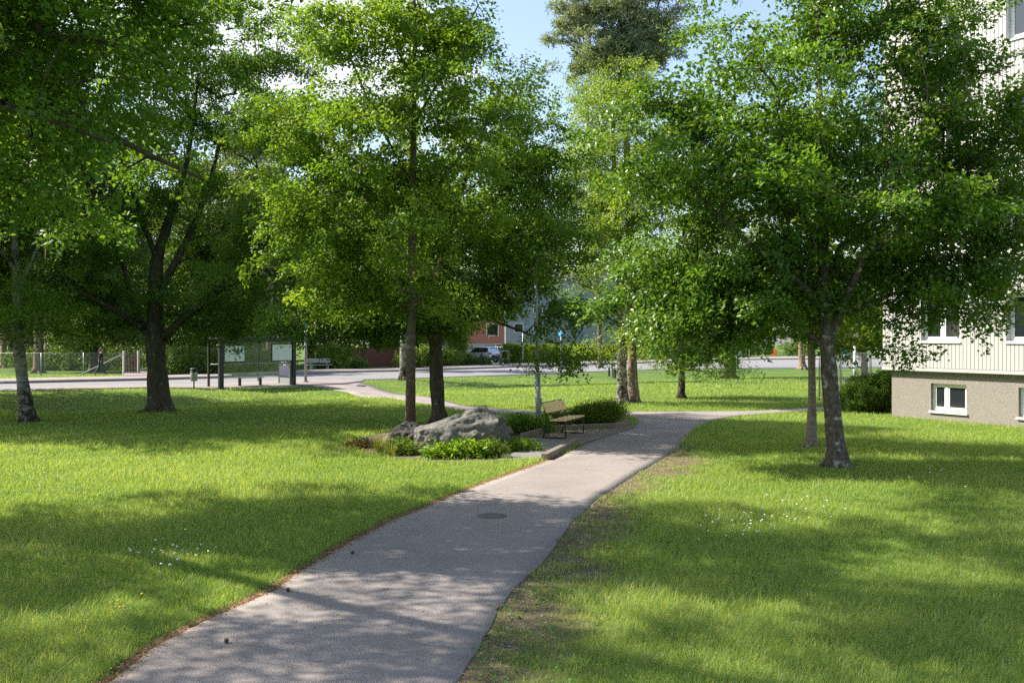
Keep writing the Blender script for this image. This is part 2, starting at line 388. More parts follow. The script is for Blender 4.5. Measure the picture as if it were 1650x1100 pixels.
def tree(name, label, trunk, limbs, blobs, leafm, barkm, L=0.08, per=90, spread=0.34, seed=1, sides=12, flare=1.35,
         group=None, droop=0.45, up=0.8, width=0.62, tip=0.006, cat='tree', twig=1.0, bias=0.0, flat=0.65, fill=0.8, dens=2.3, boughs=1.0):
    """trunk: [(xyz, r)]; limbs: lists of [(xyz, r)]; blobs: (centre, radii, n clusters)"""
    rng = np.random.default_rng(seed)
    base = np.asarray(trunk[0][0], float).copy()
    root = empty(name, base, label, cat, group=group)
    loc = lambda pts: [(np.asarray(p, float) - base, r) for p, r in pts]
    tr = resample(smooth_line(loc(trunk), 2), 0.45)
    mb = MB()
    t2 = []
    for p, r in tr:
        h = p[2]; t2.append((p, r * (1 + (flare - 1) * math.exp(-max(h, 0) / 0.35))))
    t2[0] = (t2[0][0] - np.array([0, 0, 0.12]), t2[0][1] * 1.05)
    mb.tube([p for p, r in t2], [r * (1 + 0.05 * rng.normal()) for p, r in t2], sides)
    if flare > 1.2:
        r0 = tr[0][1]; a0 = rng.uniform(0, 6.28)
        for q in range(6):
            a = a0 + q * 1.047 + rng.normal(0, .2); dx = np.array([math.cos(a), math.sin(a), 0])
            mb.tube([dx * r0 * .55 + np.array([0, 0, .55 * r0 + .28]), dx * r0 * .98 + np.array([0, 0, .30 * r0 + .05]), dx * r0 * 1.45 + np.array([0, 0, .03]), dx * r0 * rng.uniform(1.9, 2.5) + np.array([0, 0, -.06])], [r0 * .30, r0 * .36, r0 * .24, r0 * .10], 7)
    nodes = [p for p, r in tr]; fixed = [r for p, r in tr]; par = [max(0, i - 1) for i in range(len(tr))]
    hmin = 0.25 * (max(p[2] for p in nodes))
    ok = [p[2] > hmin for p in nodes]
    for lb in limbs:
        l2 = resample(smooth_line(loc(lb), 1), 0.4)
        mb.tube([p for p, r in l2], [r for p, r in l2], 8)
        for i, (p, r) in enumerate(l2):
            nodes.append(p); fixed.append(r); par.append(len(nodes) - 2 if i else 0); ok.append(i > 1)
    C = []; O = []
    for c, rad, n in blobs:
        nb = max(2, n // 5); v = rng.normal(0, 1, (nb, 3)); v /= np.linalg.norm(v, axis=1)[:, None]
        q = v * (rng.uniform(0.05, 1, nb) ** (1 / 2.3))[:, None]
        far = rng.uniform(0, 1, (nb, 1)) < 0.14; q = np.where(far, v * rng.uniform(1.02, 1.28, (nb, 1)), q)
        B = np.asarray(c) - base + q * np.asarray(rad)
        # a bough: about five sprays in a flattened layer pointing outward and a little down
        e = v * np.array([1, 1, 0.25]) + rng.normal(0, 0.35, (nb, 3)) * np.array([1, 1, .4]); e[:, 2] -= 0.12; e /= np.linalg.norm(e, axis=1)[:, None]
        sdv = np.cross(e, np.array([0, 0, 1.0])); sdv /= np.linalg.norm(sdv, axis=1)[:, None] + 1e-9
        ib = np.arange(n) % nb; ls = spread * 2.9 * boughs
        t = rng.uniform(-1, 0.9, n); sg = rng.normal(0, 0.42, n) * (1.15 - 0.4 * t)
        C.append(B[ib] + e[ib] * (t * ls)[:, None] + sdv[ib] * (sg * ls)[:, None] + np.c_[np.zeros(n), np.zeros(n), rng.normal(0, 0.13, n) * ls - 0.10 * t * t * ls])
        O.append(e[ib] + sdv[ib] * (sg * 0.9)[:, None])
    C = np.concatenate(C); O = np.concatenate(O)
    nd = np.array(nodes); okm = np.array(ok)
    dist0 = np.array([np.linalg.norm(nd[okm] - c, axis=1).min() for c in C])
    order = np.argsort(dist0); C = C[order]; O = O[order]
    cap = len(nd) + len(C) * 14
    A = np.zeros((cap, 3)); A[:len(nd)] = nd; K = np.zeros(cap, bool); K[:len(nd)] = okm
    w = np.zeros(cap); PAR = np.full(cap, -1, int); n = len(nd); nf = n; chains = []
    for c in C:
        dv = c - A[:n]; d = np.linalg.norm(dv, axis=1) + 1e-6
        cost = d * (1 + 0.9 * np.maximum(0, -dv[:, 2] / d + 0.15)); cost[~K[:n]] = 1e9
        j = int(np.argmin(cost)); dd = d[j]
        k = int(min(12, max(2, math.ceil(dd / 0.6))))
        ctrl = A[j] + dv[j] * 0.5 + np.array([0, 0, 0.10 * dd]) + rng.normal(0, 0.10 * dd, 3)
        ids = [j]
        for i in range(1, k + 1):
            t = i / k; pt = (1 - t) ** 2 * A[j] + 2 * t * (1 - t) * ctrl + t * t * c
            A[n] = pt; K[n] = True; PAR[n] = ids[-1]; ids.append(n); n += 1
        chains.append(ids)
    w[nf:n] = 0
    ends = [ch[-1] for ch in chains]
    for e in ends: w[e] += 1
    for i in range(n - 1, nf - 1, -1):
        if PAR[i] >= 0: w[PAR[i]] += w[i]
    rad = tip * twig * np.maximum(1, w) ** 0.46
    for i, r in enumerate(fixed): rad[i] = r
    for ch in chains:
        r = [min(rad[i], 0.7 * fixed[ch[0]]) if ch[0] < nf else rad[i] for i in ch]
        r[0] = r[1] if len(r) > 1 else r[0]
        mb.tube([A[i] for i in ch], r, 4 if r[0] < 0.02 else 6, cap=False)
    mb.build('trunk', barkm, root)
    if leafm is not None:
        cl = [C]; ow = [O * 0.6]
        mid = np.array([A[ch[max(1, len(ch) - 2)]] for ch in chains if len(ch) > 2])
        keep = rng.permutation(len(C))[:int(len(C) * fill)]
        me = leaves_mesh(name + '_crown', C[keep], leafm, int(per * dens), spread * 1.25, L * 1.12, rng, width, up, droop, outward=O[keep] * 0.5, bias=bias, flat=flat, spray=True)
        link('crown', me, root)
    return root

def copy_tree(o, loc, rz, sc, label, group=None):
    c = o.copy(); COL.objects.link(c)
    c.location = tuple(float(v) for v in loc); c.rotation_euler = (0, 0, rz); c.scale = (sc[0], sc[0], sc[1])
    c['label'] = label
    if group: c['group'] = group
    for ch in list(o.children):
        d = ch.copy(); COL.objects.link(d); d.parent = c
    return c

def blob(px, py, Y, rx, ry, n, depth=None):
    s = Y / F
    return (P(px, py, Y), (rx * s, (depth if depth else 0.5 * (rx + ry) * s), ry * s), n)
def line(Y, *pts):
    """picture points (x, y, radius m[, depth offset]) at a depth"""
    return [(P(p[0], p[1], Y + (p[3] if len(p) > 3 else 0)), p[2]) for p in pts]

# ------------------------------------------------------------------ ground, paths, road
PATH_L = [(60, 1165), (174, 1100), (248, 1044), (327, 1001), (434, 954), (489, 918), (544, 885), (635, 837), (721, 802), (790, 775), (860, 751), (905, 734), (934, 717), (975, 699), (1022, 685), (1030, 678), (1018, 670), (985, 664)]
PATH_R = [(690, 1165), (733, 1100), (756, 1061), (788, 1008), (831, 949), (864, 917), (896, 874), (929, 835), (962, 802), (1004, 776), (1047, 750), (1075, 732), (1091, 720), (1107, 701), (1125, 687), (1139, 680), (1150, 672), (1140, 664)]
BR_LU = [(1010, 663), (940, 663), (866, 662), (833, 661), (742, 653), (657, 636), (590, 618), (572, 613.5)]
BR_LL = [(1020, 669), (940, 668), (863, 667), (778, 665), (730, 659), (651, 645), (560, 632), (500, 621.5)]
BR_RU = [(1000, 664), (1115, 663.2), (1221, 662.5), (1304, 657.5), (1357, 654), (1440, 650)]
BR_RL = [(1060, 676), (1139, 680), (1187, 671), (1240, 667), (1304, 662), (1357, 659), (1440, 655)]
ROAD_N = [(-120, 626), (0, 626.5), (240, 621), (350, 619.5), (480, 613.5), (570, 612.8), (650, 611), (760, 607), (870, 603), (1000, 597.5), (1100, 596), (1191, 594.5), (1290, 594), (1430, 592), (1650, 590)]
ROAD_F = [(-120, 620), (0, 619), (240, 613.5), (350, 610), (480, 603.5), (570, 600.5), (650, 599), (760, 595), (870, 591), (1000, 587), (1100, 583), (1191, 580.3), (1290, 579.3), (1430, 578), (1650, 577)]
FAR_PAVE = [(-120, 615), (0, 614), (240, 609), (350, 605.5), (480, 599), (570, 597), (650, 595), (760, 590.5), (870, 586.5), (1000, 582.5), (1100, 579), (1191, 576.5), (1290, 575.5), (1430, 574), (1650, 573)]
NEAR_PAVE = [(-120, 631), (0, 631), (240, 625.5), (350, 627), (470, 622.5), (560, 619), (585, 614.5)]
ROAD_N2 = [(-120, 626), (0, 626.5), (240, 621), (350, 619.5), (480, 613.5), (560, 612.9), (585, 612.6)]
def W(pts): return np.array([G(*p)[:2] for p in pts])
def resamp(poly, n):
    d = np.r_[0, np.cumsum(np.linalg.norm(np.diff(poly, axis=0), axis=1))]; t = np.linspace(0, d[-1], n)
    return np.c_[np.interp(t, d, poly[:, 0]), np.interp(t, d, poly[:, 1])]
def wob(poly, amp, seed):
    r = np.random.default_rng(seed); n = len(poly); o = np.zeros(n)
    for k in (40, 17, 7, 3):
        g = r.normal(0, 1, n // k + 3); o += np.interp(np.arange(n) / k, np.arange(len(g)), g) * amp * (k / 40) ** 0.5
    t = np.gradient(poly, axis=0); t /= np.linalg.norm(t, axis=1)[:, None] + 1e-9
    return poly + np.c_[-t[:, 1], t[:, 0]] * o[:, None]
POLYS = []
def strip(name, a, b, dz, mat, n=160, m=8, lip=0.0, grass=True, amp=0.0, side=None):
    A = resamp(W(a) if isinstance(a, list) else a, n); B = resamp(W(b) if isinstance(b, list) else b, n)
    if amp: A = wob(A, amp, len(name)); B = wob(B, amp, len(name) + 9)
    if grass: POLYS.append(np.r_[A, B[::-1]])
    t = np.linspace(0, 1, m + 1)[None, :, None]
    XY = A[:, None] * (1 - t) + B[:, None] * t
    Z = terrain(XY[..., 0], XY[..., 1]) + dz
    V = np.concatenate([XY, Z[..., None]], 2)
    if lip:
        lo0 = V[:, :1].copy(); lo0[..., 2] -= lip; lo1 = V[:, -1:].copy(); lo1[..., 2] -= lip
        V = np.concatenate([lo0, V, lo1], 1)
    k = V.shape[1]; idx = np.arange(n * k).reshape(n, k)
    Fc = np.stack([idx[:-1, :-1], idx[:-1, 1:], idx[1:, 1:], idx[1:, :-1]], -1).reshape(-1, 4)
    o = link(name, mesh_np(name, V.reshape(-1, 3), Fc, mat)); o['kind'] = 'structure'
    return o
strip('footpath', PATH_L, PATH_R, 0.014, M['path'], 260, 10, lip=0.04, amp=0.018)
strip('footpath_branch', BR_LU, BR_LL, 0.010, M['path'], 140, 4, lip=0.04, amp=0.012)
strip('footpath_fork', BR_RU, BR_RL, 0.020, M['path'], 120, 4, lip=0.04, amp=0.012)
strip('road', ROAD_N, ROAD_F, 0.02, M['road'], 220, 10, lip=0.05)
strip('near_pavement', NEAR_PAVE, ROAD_N2, 0.05, M['pavement'], 120, 4, lip=0.1)
strip('far_pavement', ROAD_F, FAR_PAVE, 0.15, M['pavement'], 200, 4, lip=0.2)
DW = [(200, 609), (200, 606), (206, 600), (215, 594)]; DE = [(262, 608), (262, 605), (255, 600), (240, 594)]
strip('driveway', DW, DE, 0.16, M['pavement'], 30, 4)
strip('car_park', [(738, 590.6), (742, 583), (750, 574)], [(812, 588.4), (812, 580), (815, 572)], 0.165, M['pavement'], 30, 6)

def sheet(name, px, dz, mat, step=0.12, noise=0.0, seed=0):
    poly = W(px) if isinstance(px, list) else px
    POLYS.append(poly)
    me = bpy.data.meshes.new(name); bm = bmesh.new()
    pl = resamp(np.r_[poly, poly[:1]], 90)[:-1]
    f = bm.faces.new([bm.verts.new((x, y, T(x, y) + dz)) for x, y in pl])
    bmesh.ops.triangulate(bm, faces=[f])
    bm.to_mesh(me); bm.free(); me.materials.append(mat)
    o = link(name, me); o['kind'] = 'structure'; return o
BED = [(565, 716), (590, 729), (640, 739), (700, 746), (790, 745), (850, 739), (880, 741), (932, 716), (845, 708), (892, 694), (995, 690), (1016, 684), (1018, 676), (960, 672), (900, 676), (840, 684), (780, 690), (690, 690), (620, 697), (580, 707)]
sheet('planting_bed', BED, 0.018, M['soil'])
sheet('gravel_strip', [(800, 743), (850, 741), (882, 740), (931, 716), (880, 711), (845, 714), (835, 728)], 0.030, M['gravel'])
sheet('bench_pad', [(934, 717.5), (846, 708), (893, 695.5), (995, 691), (1018, 686), (1024, 689), (985, 702)], 0.026, M['pad'])

def inpoly(x, y, poly):
    ins = np.zeros(len(x), bool); n = len(poly)
    x0, y0 = poly.min(0); x1, y1 = poly.max(0)
    m = (x > x0) & (x < x1) & (y > y0) & (y < y1); xs, ys = x[m], y[m]; r = np.zeros(len(xs), bool); j = n - 1
    for i in range(n):
        xi, yi = poly[i]; xj, yj = poly[j]
        if yi != yj:
            r ^= ((yi > ys) != (yj > ys)) & (xs < (xj - xi) * (ys - yi) / (yj - yi) + xi)
        j = i
    ins[m] = r; return ins
def seg_dist(x, y, poly):
    best = np.full(len(x), 1e9)
    for a, b in zip(poly[:-1], poly[1:]):
        d = b - a; L2 = (d * d).sum() + 1e-9
        t = np.clip(((x - a[0]) * d[0] + (y - a[1]) * d[1]) / L2, 0, 1)
        best = np.minimum(best, np.hypot(x - a[0] - t * d[0], y - a[1] - t * d[1]))
    return best
PR = W(PATH_R)[:14]; PL = W(PATH_L)[:12]
def dirt_at(x, y):
    """worn soil: a strip along the right edge of the footpath, thin along the left, a ring at the trunks"""
    x = np.asarray(x, float); y = np.asarray(y, float)
    d = np.zeros(len(x)); m = (y < 24) & (y > 3) & (abs(x) < 8)
    xm, ym = x[m], y[m]
    n1 = np.sin(xm * 2.1 + 1.3 * np.sin(ym * 1.7)) * 0.5 + np.sin(ym * 2.9 + xm * 1.1) * 0.3 + np.sin(xm * 7.3 + ym * 5.1) * 0.15
    wr = np.interp(ym, [6, 10, 14, 18, 20.5, 22, 24], [0.75, 0.85, 0.95, 1.0, 1.1, 0.5, 0.0])
    a = np.clip((wr * (0.8 + 0.45 * n1) - seg_dist(xm, ym, PR)) / 0.75 + 0.52, 0, 1)
    b = np.clip((0.10 * (1 + 0.6 * n1) - seg_dist(xm, ym, PL)) / 0.06 + 0.3, 0, 1)
    d[m] = np.maximum(a, b)
    for (tx, ty, r) in TRUNK_RINGS:
        d = np.maximum(d, np.clip((r - np.hypot(x - tx, y - ty)) / (0.5 * r) + 0.1, 0, 1))
    return d
TRUNK_RINGS = [(*G(1350, 752)[:2], 0.55), (*G(1307, 720)[:2], 0.4), (*G(258, 664)[:2], 0.8), (*G(45, 680)[:2], 0.5), (*G(1176, 611)[:2], 0.8), (*G(1010, 650)[:2], 0.6)]

def axis(*segs):
    out = []
    for a, b, s in segs: out += list(np.arange(a, b, s))
    out.append(segs[-1][1]); return np.array(out)
gx = axis((-900, -200, 50), (-200, -60, 5), (-60, -12, 0.8), (-12, 14, 0.2), (14, 60, 0.8), (60, 200, 5), (200, 900, 50))
gy = axis((-60, 3, 3), (3, 26, 0.2), (26, 80, 0.5), (80, 200, 2.5), (200, 1500, 50))
GX, GY = np.meshgrid(gx, gy); gz = terrain(GX, GY)
gd = dirt_at(GX.ravel(), GY.ravel())
idx = np.arange(GX.size).reshape(GX.shape)
gf = np.stack([idx[:-1, :-1], idx[:-1, 1:], idx[1:, 1:], idx[1:, :-1]], -1).reshape(-1, 4)
g = link('ground', mesh_np('ground', np.c_[GX.ravel(), GY.ravel(), gz.ravel()], gf, M['ground'], {'dirt': gd}, True)); g['kind'] = 'structure'

# building footprint (also keeps the grass out)
BC = np.array([12.24, 32.0]); BU = np.array([0.505, -0.863]); BN = np.array([-0.863, -0.505])
POLYS.append(np.array([BC, BC + BU * 14, BC + BU * 14 - BN * 11, BC - BN * 11]))

def grass():
    rng = np.random.default_rng(3)
    rings = [(3.0, 5.5, 3500), (5.5, 9, 7500), (9, 12, 6200), (12, 16, 3600), (16, 21, 2000), (21, 28, 1000), (28, 38, 430), (38, 52, 170), (52, 66, 60)]
    XS, YS = [], []
    for y0, y1, den in rings:
        x0, x1 = -0.60 * y1 - 4, 0.60 * y1 + 4
        n = int((x1 - x0) * (y1 - y0) * den)
        XS.append(rng.uniform(x0, x1, n)); YS.append(rng.uniform(y0, y1, n))
    x = np.concatenate(XS); y = np.concatenate(YS)
    ex = np.abs(x) - 0.58 * y; keep = (ex < 4) & ((ex < 0.5) | (rng.uniform(0, 1, len(x)) < 0.6))
    x, y = x[keep], y[keep]
    bad = np.zeros(len(x), bool)
    jx = x + rng.normal(0, .025, len(x)); jy = y + rng.normal(0, .025, len(x))
    for p in POLYS: bad |= inpoly(jx, jy, p)
    pat = np.sin(x * 0.9 + 1.1 * np.sin(y * 0.7)) + np.sin(y * 1.3 + x * 0.5) * 0.8 + np.sin(x * 2.7 - y * 2.2) * 0.5
    dd = dirt_at(x, y)
    dd = np.where(y < 30, dd, 0)
    bad |= rng.uniform(0, 1, len(x)) < dd ** 0.55 * np.clip(0.86 + 0.35 * np.sin(x * 5.3 + 2 * np.sin(y * 3.7)) * np.sin(y * 4.9), 0.3, 0.98)
    bad |= rng.uniform(0, 1, len(x)) < 0.10 + 0.08 * pat
    x, y, pat, dd = x[~bad], y[~bad], pat[~bad], dd[~bad]
    n = len(x); z = terrain(x, y)
    h = rng.gamma(5, 0.0105, n) * (1 + 0.25 * pat) * (1 - 0.6 * dd) + 0.016
    h = np.where(rng.uniform(0, 1, n) < 0.012, h * 1.9, h)
    h *= np.clip(1.06 - y * 0.004, 0.8, 1)
    w = np.maximum(0.0030, 0.00034 * y) * rng.uniform(0.7, 1.3, n)
    az = rng.uniform(0, 2 * np.pi, n); lean = rng.uniform(0.2, 1.35, n) * h
    fx, fy = np.cos(az), np.sin(az); az2 = az + np.pi / 2 + rng.normal(0, 0.4, n); sx, sy = np.cos(az2) * w / 2, np.sin(az2) * w / 2
    V = np.empty((n, 5, 3))
    V[:, 0] = np.c_[x - sx, y - sy, z - 0.004]; V[:, 1] = np.c_[x + sx, y + sy, z - 0.004]
    mx, my, mz = x + fx * lean * 0.35, y + fy * lean * 0.35, z + h * 0.6
    V[:, 2] = np.c_[mx + sx * .8, my + sy * .8, mz]; V[:, 3] = np.c_[mx - sx * .8, my - sy * .8, mz]
    V[:, 4] = np.c_[x + fx * lean, y + fy * lean, z + h * 0.97]
    i = np.arange(n)[:, None] * 5
    Fc = np.concatenate([i + np.array([[0, 1, 2]]), i + np.array([[0, 2, 3]]), i + np.array([[3, 2, 4]])])
    rnd = np.clip(rng.beta(2, 2.8, n) + 0.06 * pat + 0.10 * dd, 0, 0.9)
    dry = rng.uniform(0, 1, n) < np.clip(1.1 - y / 18, 0.03, 1) * 0.07 + np.clip(1.2 - y / 26, 0.15, 1) * 0.06 * np.maximum(np.sin(x * 0.55 + 2.0 * np.sin(y * 0.31)) + 0.6 * np.sin(y * 1.1 - x * 1.9), 0); rnd = np.where(dry, 1.0, rnd)
    o = link('grass', mesh_np('grass', V.reshape(-1, 3), Fc, M['grass'], {'rnd': np.repeat(rnd, 5)}))
    tag(o, 'short green lawn grass growing on both sides of the footpath', 'grass', kind='stuff')
    print('grass blades', n)
grass()

def weeds():
    rng = np.random.default_rng(12); n = 1500
    y = 5.8 + 14 * rng.uniform(0, 1, n) ** 1.3; x = rng.uniform(-.58, .58, n) * y
    bad = np.zeros(n, bool)
    for p in POLYS: bad |= inpoly(x, y, p)
    x, y = x[~bad], y[~bad]; C = np.c_[x, y, terrain(x, y) + .03]
    tag(link('weeds', leaves_mesh('weeds', C, M['weed'], 16, .05, .034, rng, .8, 2.2, 0, .25, bias=0)), 'low clover and plantain leaves in small patches among the grass', 'weeds', kind='stuff')
weeds()
def flowers(name, label, mat, px, seed, r, spread, n):
    rng = np.random.default_rng(seed); mb = MB()
    for _ in range(n):
        c = px[rng.integers(len(px))]
        p = G(c[0] + rng.normal(0, spread[0]), c[1] + rng.normal(0, spread[1]))
        h = rng.uniform(0.06, 0.12); s = r * rng.uniform(0.7, 1.2)
        mb.lathe(p + np.array([0, 0, h]), [(s * .3, -s * .6), (s, -s * .1), (s * .9, s * .4), (s * .3, s * .7)], 6)
    tag(mb.build(name, mat), label, 'flowers', kind='stuff')
flowers('clover', 'small white clover blossoms scattered in the shaded lawn', M['white'], [(1180, 830), (1220, 845), (1170, 855), (1320, 830), (250, 905), (300, 900), (90, 780), (1500, 760)], 5, 0.014, (30, 14), 110)
flowers('buttercups', 'small yellow buttercups dotted through the lawn', M['yellow'], [(370, 748), (340, 748), (980, 890), (190, 985), (520, 745), (1010, 900), (250, 760)], 6, 0.013, (22, 6), 46)

def scatter(name, label, cat, mat, edge, n, off, size, seed, zoff, thick, aspect):
    """loose bits lying on the ground along an edge line: small bent flakes or stones in one mass"""
    rng = np.random.default_rng(seed); E = resamp(edge, 600)
    i = rng.integers(0, 599, n); t = E[i + 1] - E[i]; t /= np.linalg.norm(t, axis=1)[:, None]; nn = np.c_[-t[:, 1], t[:, 0]]
    o = off(rng, n); q = E[i] + t * rng.uniform(-.05, .05, (n, 1)) + nn * o[:, None]
    z = terrain(q[:, 0], q[:, 1]) + zoff; a = rng.uniform(0, 2 * np.pi, n); L = size * rng.uniform(.5, 1.5, n); u = np.c_[np.cos(a), np.sin(a)] * L[:, None]; w = np.c_[-np.sin(a), np.cos(a)] * (L * aspect)[:, None]; h = L * thick
    V = np.empty((n, 5, 3))
    for j, (p, zz) in enumerate(((q - u, z), (q - w, z), (q + u, z), (q + w, z), (q + u * .2, z + h))): V[:, j, :2] = p; V[:, j, 2] = zz
    b = np.arange(n)[:, None] * 5; Fc = np.concatenate([b + np.array([[0, 1, 4]]), b + np.array([[1, 2, 4]]), b + np.array([[2, 3, 4]]), b + np.array([[3, 0, 4]])])
    tag(link(name, mesh_np(name, V.reshape(-1, 3), Fc, mat, {'rnd': np.repeat(rng.uniform(0, 1, n), 5)})), label, cat, kind='stuff')
def rnd_mat(name, a, b, c):
    m, nt = new_mat(name); k = N(nt); k.out(k.pbr(k.ramp(k.attr('rnd'), [(0, a), (.6, b), (1, c)]), .9, spec=.2)); return m
scatter('leaf_litter', 'reddish brown dry litter along the left edge of the footpath', 'leaf litter', rnd_mat('dry litter', (.07, .035, .02), (.20, .10, .05), (.36, .24, .13)), W(PATH_L[:12]), 9000, lambda r, n: r.normal(.015, .05, n), .016, 81, .012, .35, .35)
scatter('gravel_grit', 'loose grit and pebbles on the worn soil along the right path edge', 'grit', rnd_mat('loose grit', (.08, .065, .05), (.19, .165, .14), (.42, .39, .35)), W(PATH_R[:14]), 3000, lambda r, n: -np.abs(r.normal(.0, .42, n)) + .03, .011, 82, .004, .8, .7)
scatter('dry_twigs', 'brown dry bits and twigs on the worn soil right of the footpath', 'litter', rnd_mat('dry twigs', (.05, .03, .02), (.16, .10, .06), (.34, .26, .16)), W(PATH_R[:14]), 3500, lambda r, n: -np.abs(r.normal(.0, .5, n)) + .03, .02, 83, .008, .3, .15)

scatter('path_bits', 'tiny dry leaf and twig bits strewn on the footpath', 'litter', bpy.data.materials['dry litter'], (resamp(W(PATH_L), 60) + resamp(W(PATH_R), 60)) / 2, 900, lambda r, n: r.uniform(-1.0, 1.0, n), .010, 84, .018, .4, .4)

# ------------------------------------------------------------------ trees near the path
def at(p, dz=0.0): return np.array([p[0], p[1], p[2] + dz])
Y = G(1350, 752)[1]
tree('broadleaf_tree', 'large leafy tree with lichen spotted grey trunk on the lawn by the cream building',
     line(Y, (1350, 750, .185), (1340, 650, .165), (1333, 560, .155), (1328, 470, .125), (1325, 350, .10), (1321, 200, .075), (1318, 20, .045), (1316, -120, .02)),
     [line(Y, (1337, 548, .10), (1352, 510, .09), (1378, 450, .07, -.4), (1410, 360, .05, -.8), (1440, 240, .03, -1.2)),
      line(Y, (1330, 505, .08), (1290, 455, .065, -.3), (1220, 405, .05, -.7), (1140, 330, .035, -1.0), (1090, 270, .02, -1.2)),
      line(Y, (1328, 450, .07), (1365, 380, .055, .6), (1470, 300, .035, 1.2), (1560, 230, .02, 1.6)),
      line(Y, (1325, 390, .06), (1260, 300, .045, .8), (1190, 180, .03, 1.4), (1150, 90, .02, 1.6)),
      line(Y, (1333, 560, .06), (1280, 520, .05, .3), (1180, 500, .035, .5), (1080, 515, .02, .4)),
      line(Y, (1350, 515, .05), (1440, 470, .04, .2), (1530, 450, .025, .0), (1600, 480, .015, -.2))],
     [blob(1315, -40, Y, 210, 170, 150), blob(1310, 130, Y, 255, 180, 260), blob(1160, 300, Y, 175, 170, 190), blob(1450, 300, Y, 165, 170, 150),
      blob(1300, 350, Y, 220, 150, 180), blob(1105, 455, Y, 130, 85, 150), blob(1230, 470, Y, 120, 75, 115), blob(1170, 520, Y, 90, 34, 30), blob(1460, 465, Y, 110, 75, 75), blob(1560, 420, Y, 85, 90, 42),
      blob(1590, 270, Y, 75, 90, 50), blob(1625, 195, Y, 50, 55, 28), blob(1520, 130, Y, 75, 80, 42), blob(1600, 380, Y, 60, 90, 48), blob(1470, 50, Y, 75, 65, 36), blob(1530, 320, Y + .8, 90, 110, 70), blob(1080, 200, Y, 70, 50, 30), blob(1020, 520, Y, 40, 25, 12), blob(1590, 520, Y, 30, 40, 10), blob(1450, 555, Y, 25, 28, 9)],
     M['lime_leaf'], M['bark_lichen'], L=0.088, per=62, spread=0.27, seed=11, width=0.72, dens=1.95, fill=0.82)
Y = G(1307, 720)[1]
tree('maple_sapling', 'thin young maple with slender straight trunk and bright yellow green leaves',
     line(Y, (1307, 719, .105), (1309, 640, .095), (1307, 540, .085), (1306, 430, .06), (1305, 330, .03)),
     [line(Y, (1307, 545, .03), (1280, 500, .022), (1245, 480, .012)), line(Y, (1307, 500, .03), (1350, 460, .02, .5), (1390, 440, .012, .7))],
     [blob(1265, 490, Y, 70, 38, 34), blob(1310, 420, Y, 90, 60, 40), blob(1340, 470, Y, 60, 40, 20), blob(1300, 330, Y, 60, 60, 26)],
     M['maple_leaf'], M['bark_young'], L=0.125, per=30, spread=0.26, seed=12, width=0.85, flare=1.5)
Y = 25.6
tree('slender_oak', 'tall oak with thin straight trunk rising behind the boulder',
     [(at(G(661, 694) * [1, 1, 1]), .135), (P(662, 600, Y), .115), (P(663, 470, Y), .105), (P(665, 300, Y), .085), (P(668, 130, Y), .055), (P(668, -120, Y), .02)],
     [line(Y, (664, 430, .05), (620, 360, .04, -.3), (570, 290, .03, -.6), (520, 210, .02, -.9)), line(Y, (665, 350, .045), (720, 280, .035, .3), (780, 200, .02, .5)),
      line(Y, (665, 300, .04), (600, 180, .03, .5), (560, 80, .02, .8)), line(Y, (667, 200, .04), (720, 110, .03, -.5), (770, 10, .02, -.8)),
      line(Y, (664, 480, .04), (590, 440, .03, .3), (500, 330, .02, .5))],
     [blob(665, -90, Y, 120, 120, 80), blob(645, 55, Y, 150, 105, 150), blob(740, 80, Y, 85, 90, 55), blob(545, 45, Y, 60, 55, 34), blob(640, 210, Y, 180, 120, 200), blob(470, 200, Y, 70, 80, 60),
      blob(640, 360, Y, 175, 110, 170), blob(500, 330, Y, 80, 90, 60), blob(560, 470, Y, 120, 60, 60), blob(655, 490, Y, 80, 45, 26), blob(800, 190, Y, 24, 60, 14)],
     M['oak_leaf_light'], M['bark_slim'], L=0.105, per=50, spread=0.30, seed=13, width=0.6)
Y = G(705, 682)[1]
tree('leaning_oak', 'oak with thick dark leaning trunk behind the boulder',
     line(Y, (708, 681, .215), (703, 610, .20), (702, 550, .195), (698, 500, .17), (712, 420, .13), (735, 330, .10), (770, 230, .07), (810, 130, .04)),
     [line(Y, (698, 505, .10), (660, 450, .09), (590, 430, .08, -.4), (545, 380, .06, -.8), (510, 320, .04, -1.)),
      line(Y, (702, 540, .09), (760, 490, .075, .0), (830, 460, .05, .2), (900, 455, .03, .4)), line(Y, (715, 410, .08), (800, 350, .06, .5), (870, 260, .04, .8)),
      line(Y, (705, 545, .07), (640, 520, .055, .5), (560, 520, .04, .8), (500, 525, .02, 1.)), line(Y, (740, 495, .05), (830, 530, .035, -.2), (900, 555, .02, -.3))],
     [blob(862, 230, Y, 42, 85, 50), blob(855, 330, Y + .6, 88, 100, 130), blob(780, 300, Y, 110, 130, 130), blob(830, 440, Y + .6, 120, 85, 130), blob(720, 420, Y, 140, 100, 140), blob(600, 440, Y, 140, 80, 110),
      blob(918, 512, Y - 1.6, 34, 34, 22), blob(846, 402, Y - 3.0, 34, 22, 14), blob(880, 360, Y - 2.4, 40, 40, 16), blob(912, 572, Y - 1.6, 32, 24, 12), blob(670, 500, Y, 110, 40, 75), blob(540, 510, Y, 110, 45, 70), blob(760, 480, Y, 80, 34, 38), blob(735, 522, Y, 34, 26, 16), blob(800, 180, Y, 50, 70, 30), blob(925, 420, Y + .6, 35, 60, 20)],
     M['oak_leaf'], M['bark_oak'], L=0.10, per=62, spread=0.31, seed=14, width=0.6)
Y = G(258, 664)[1]
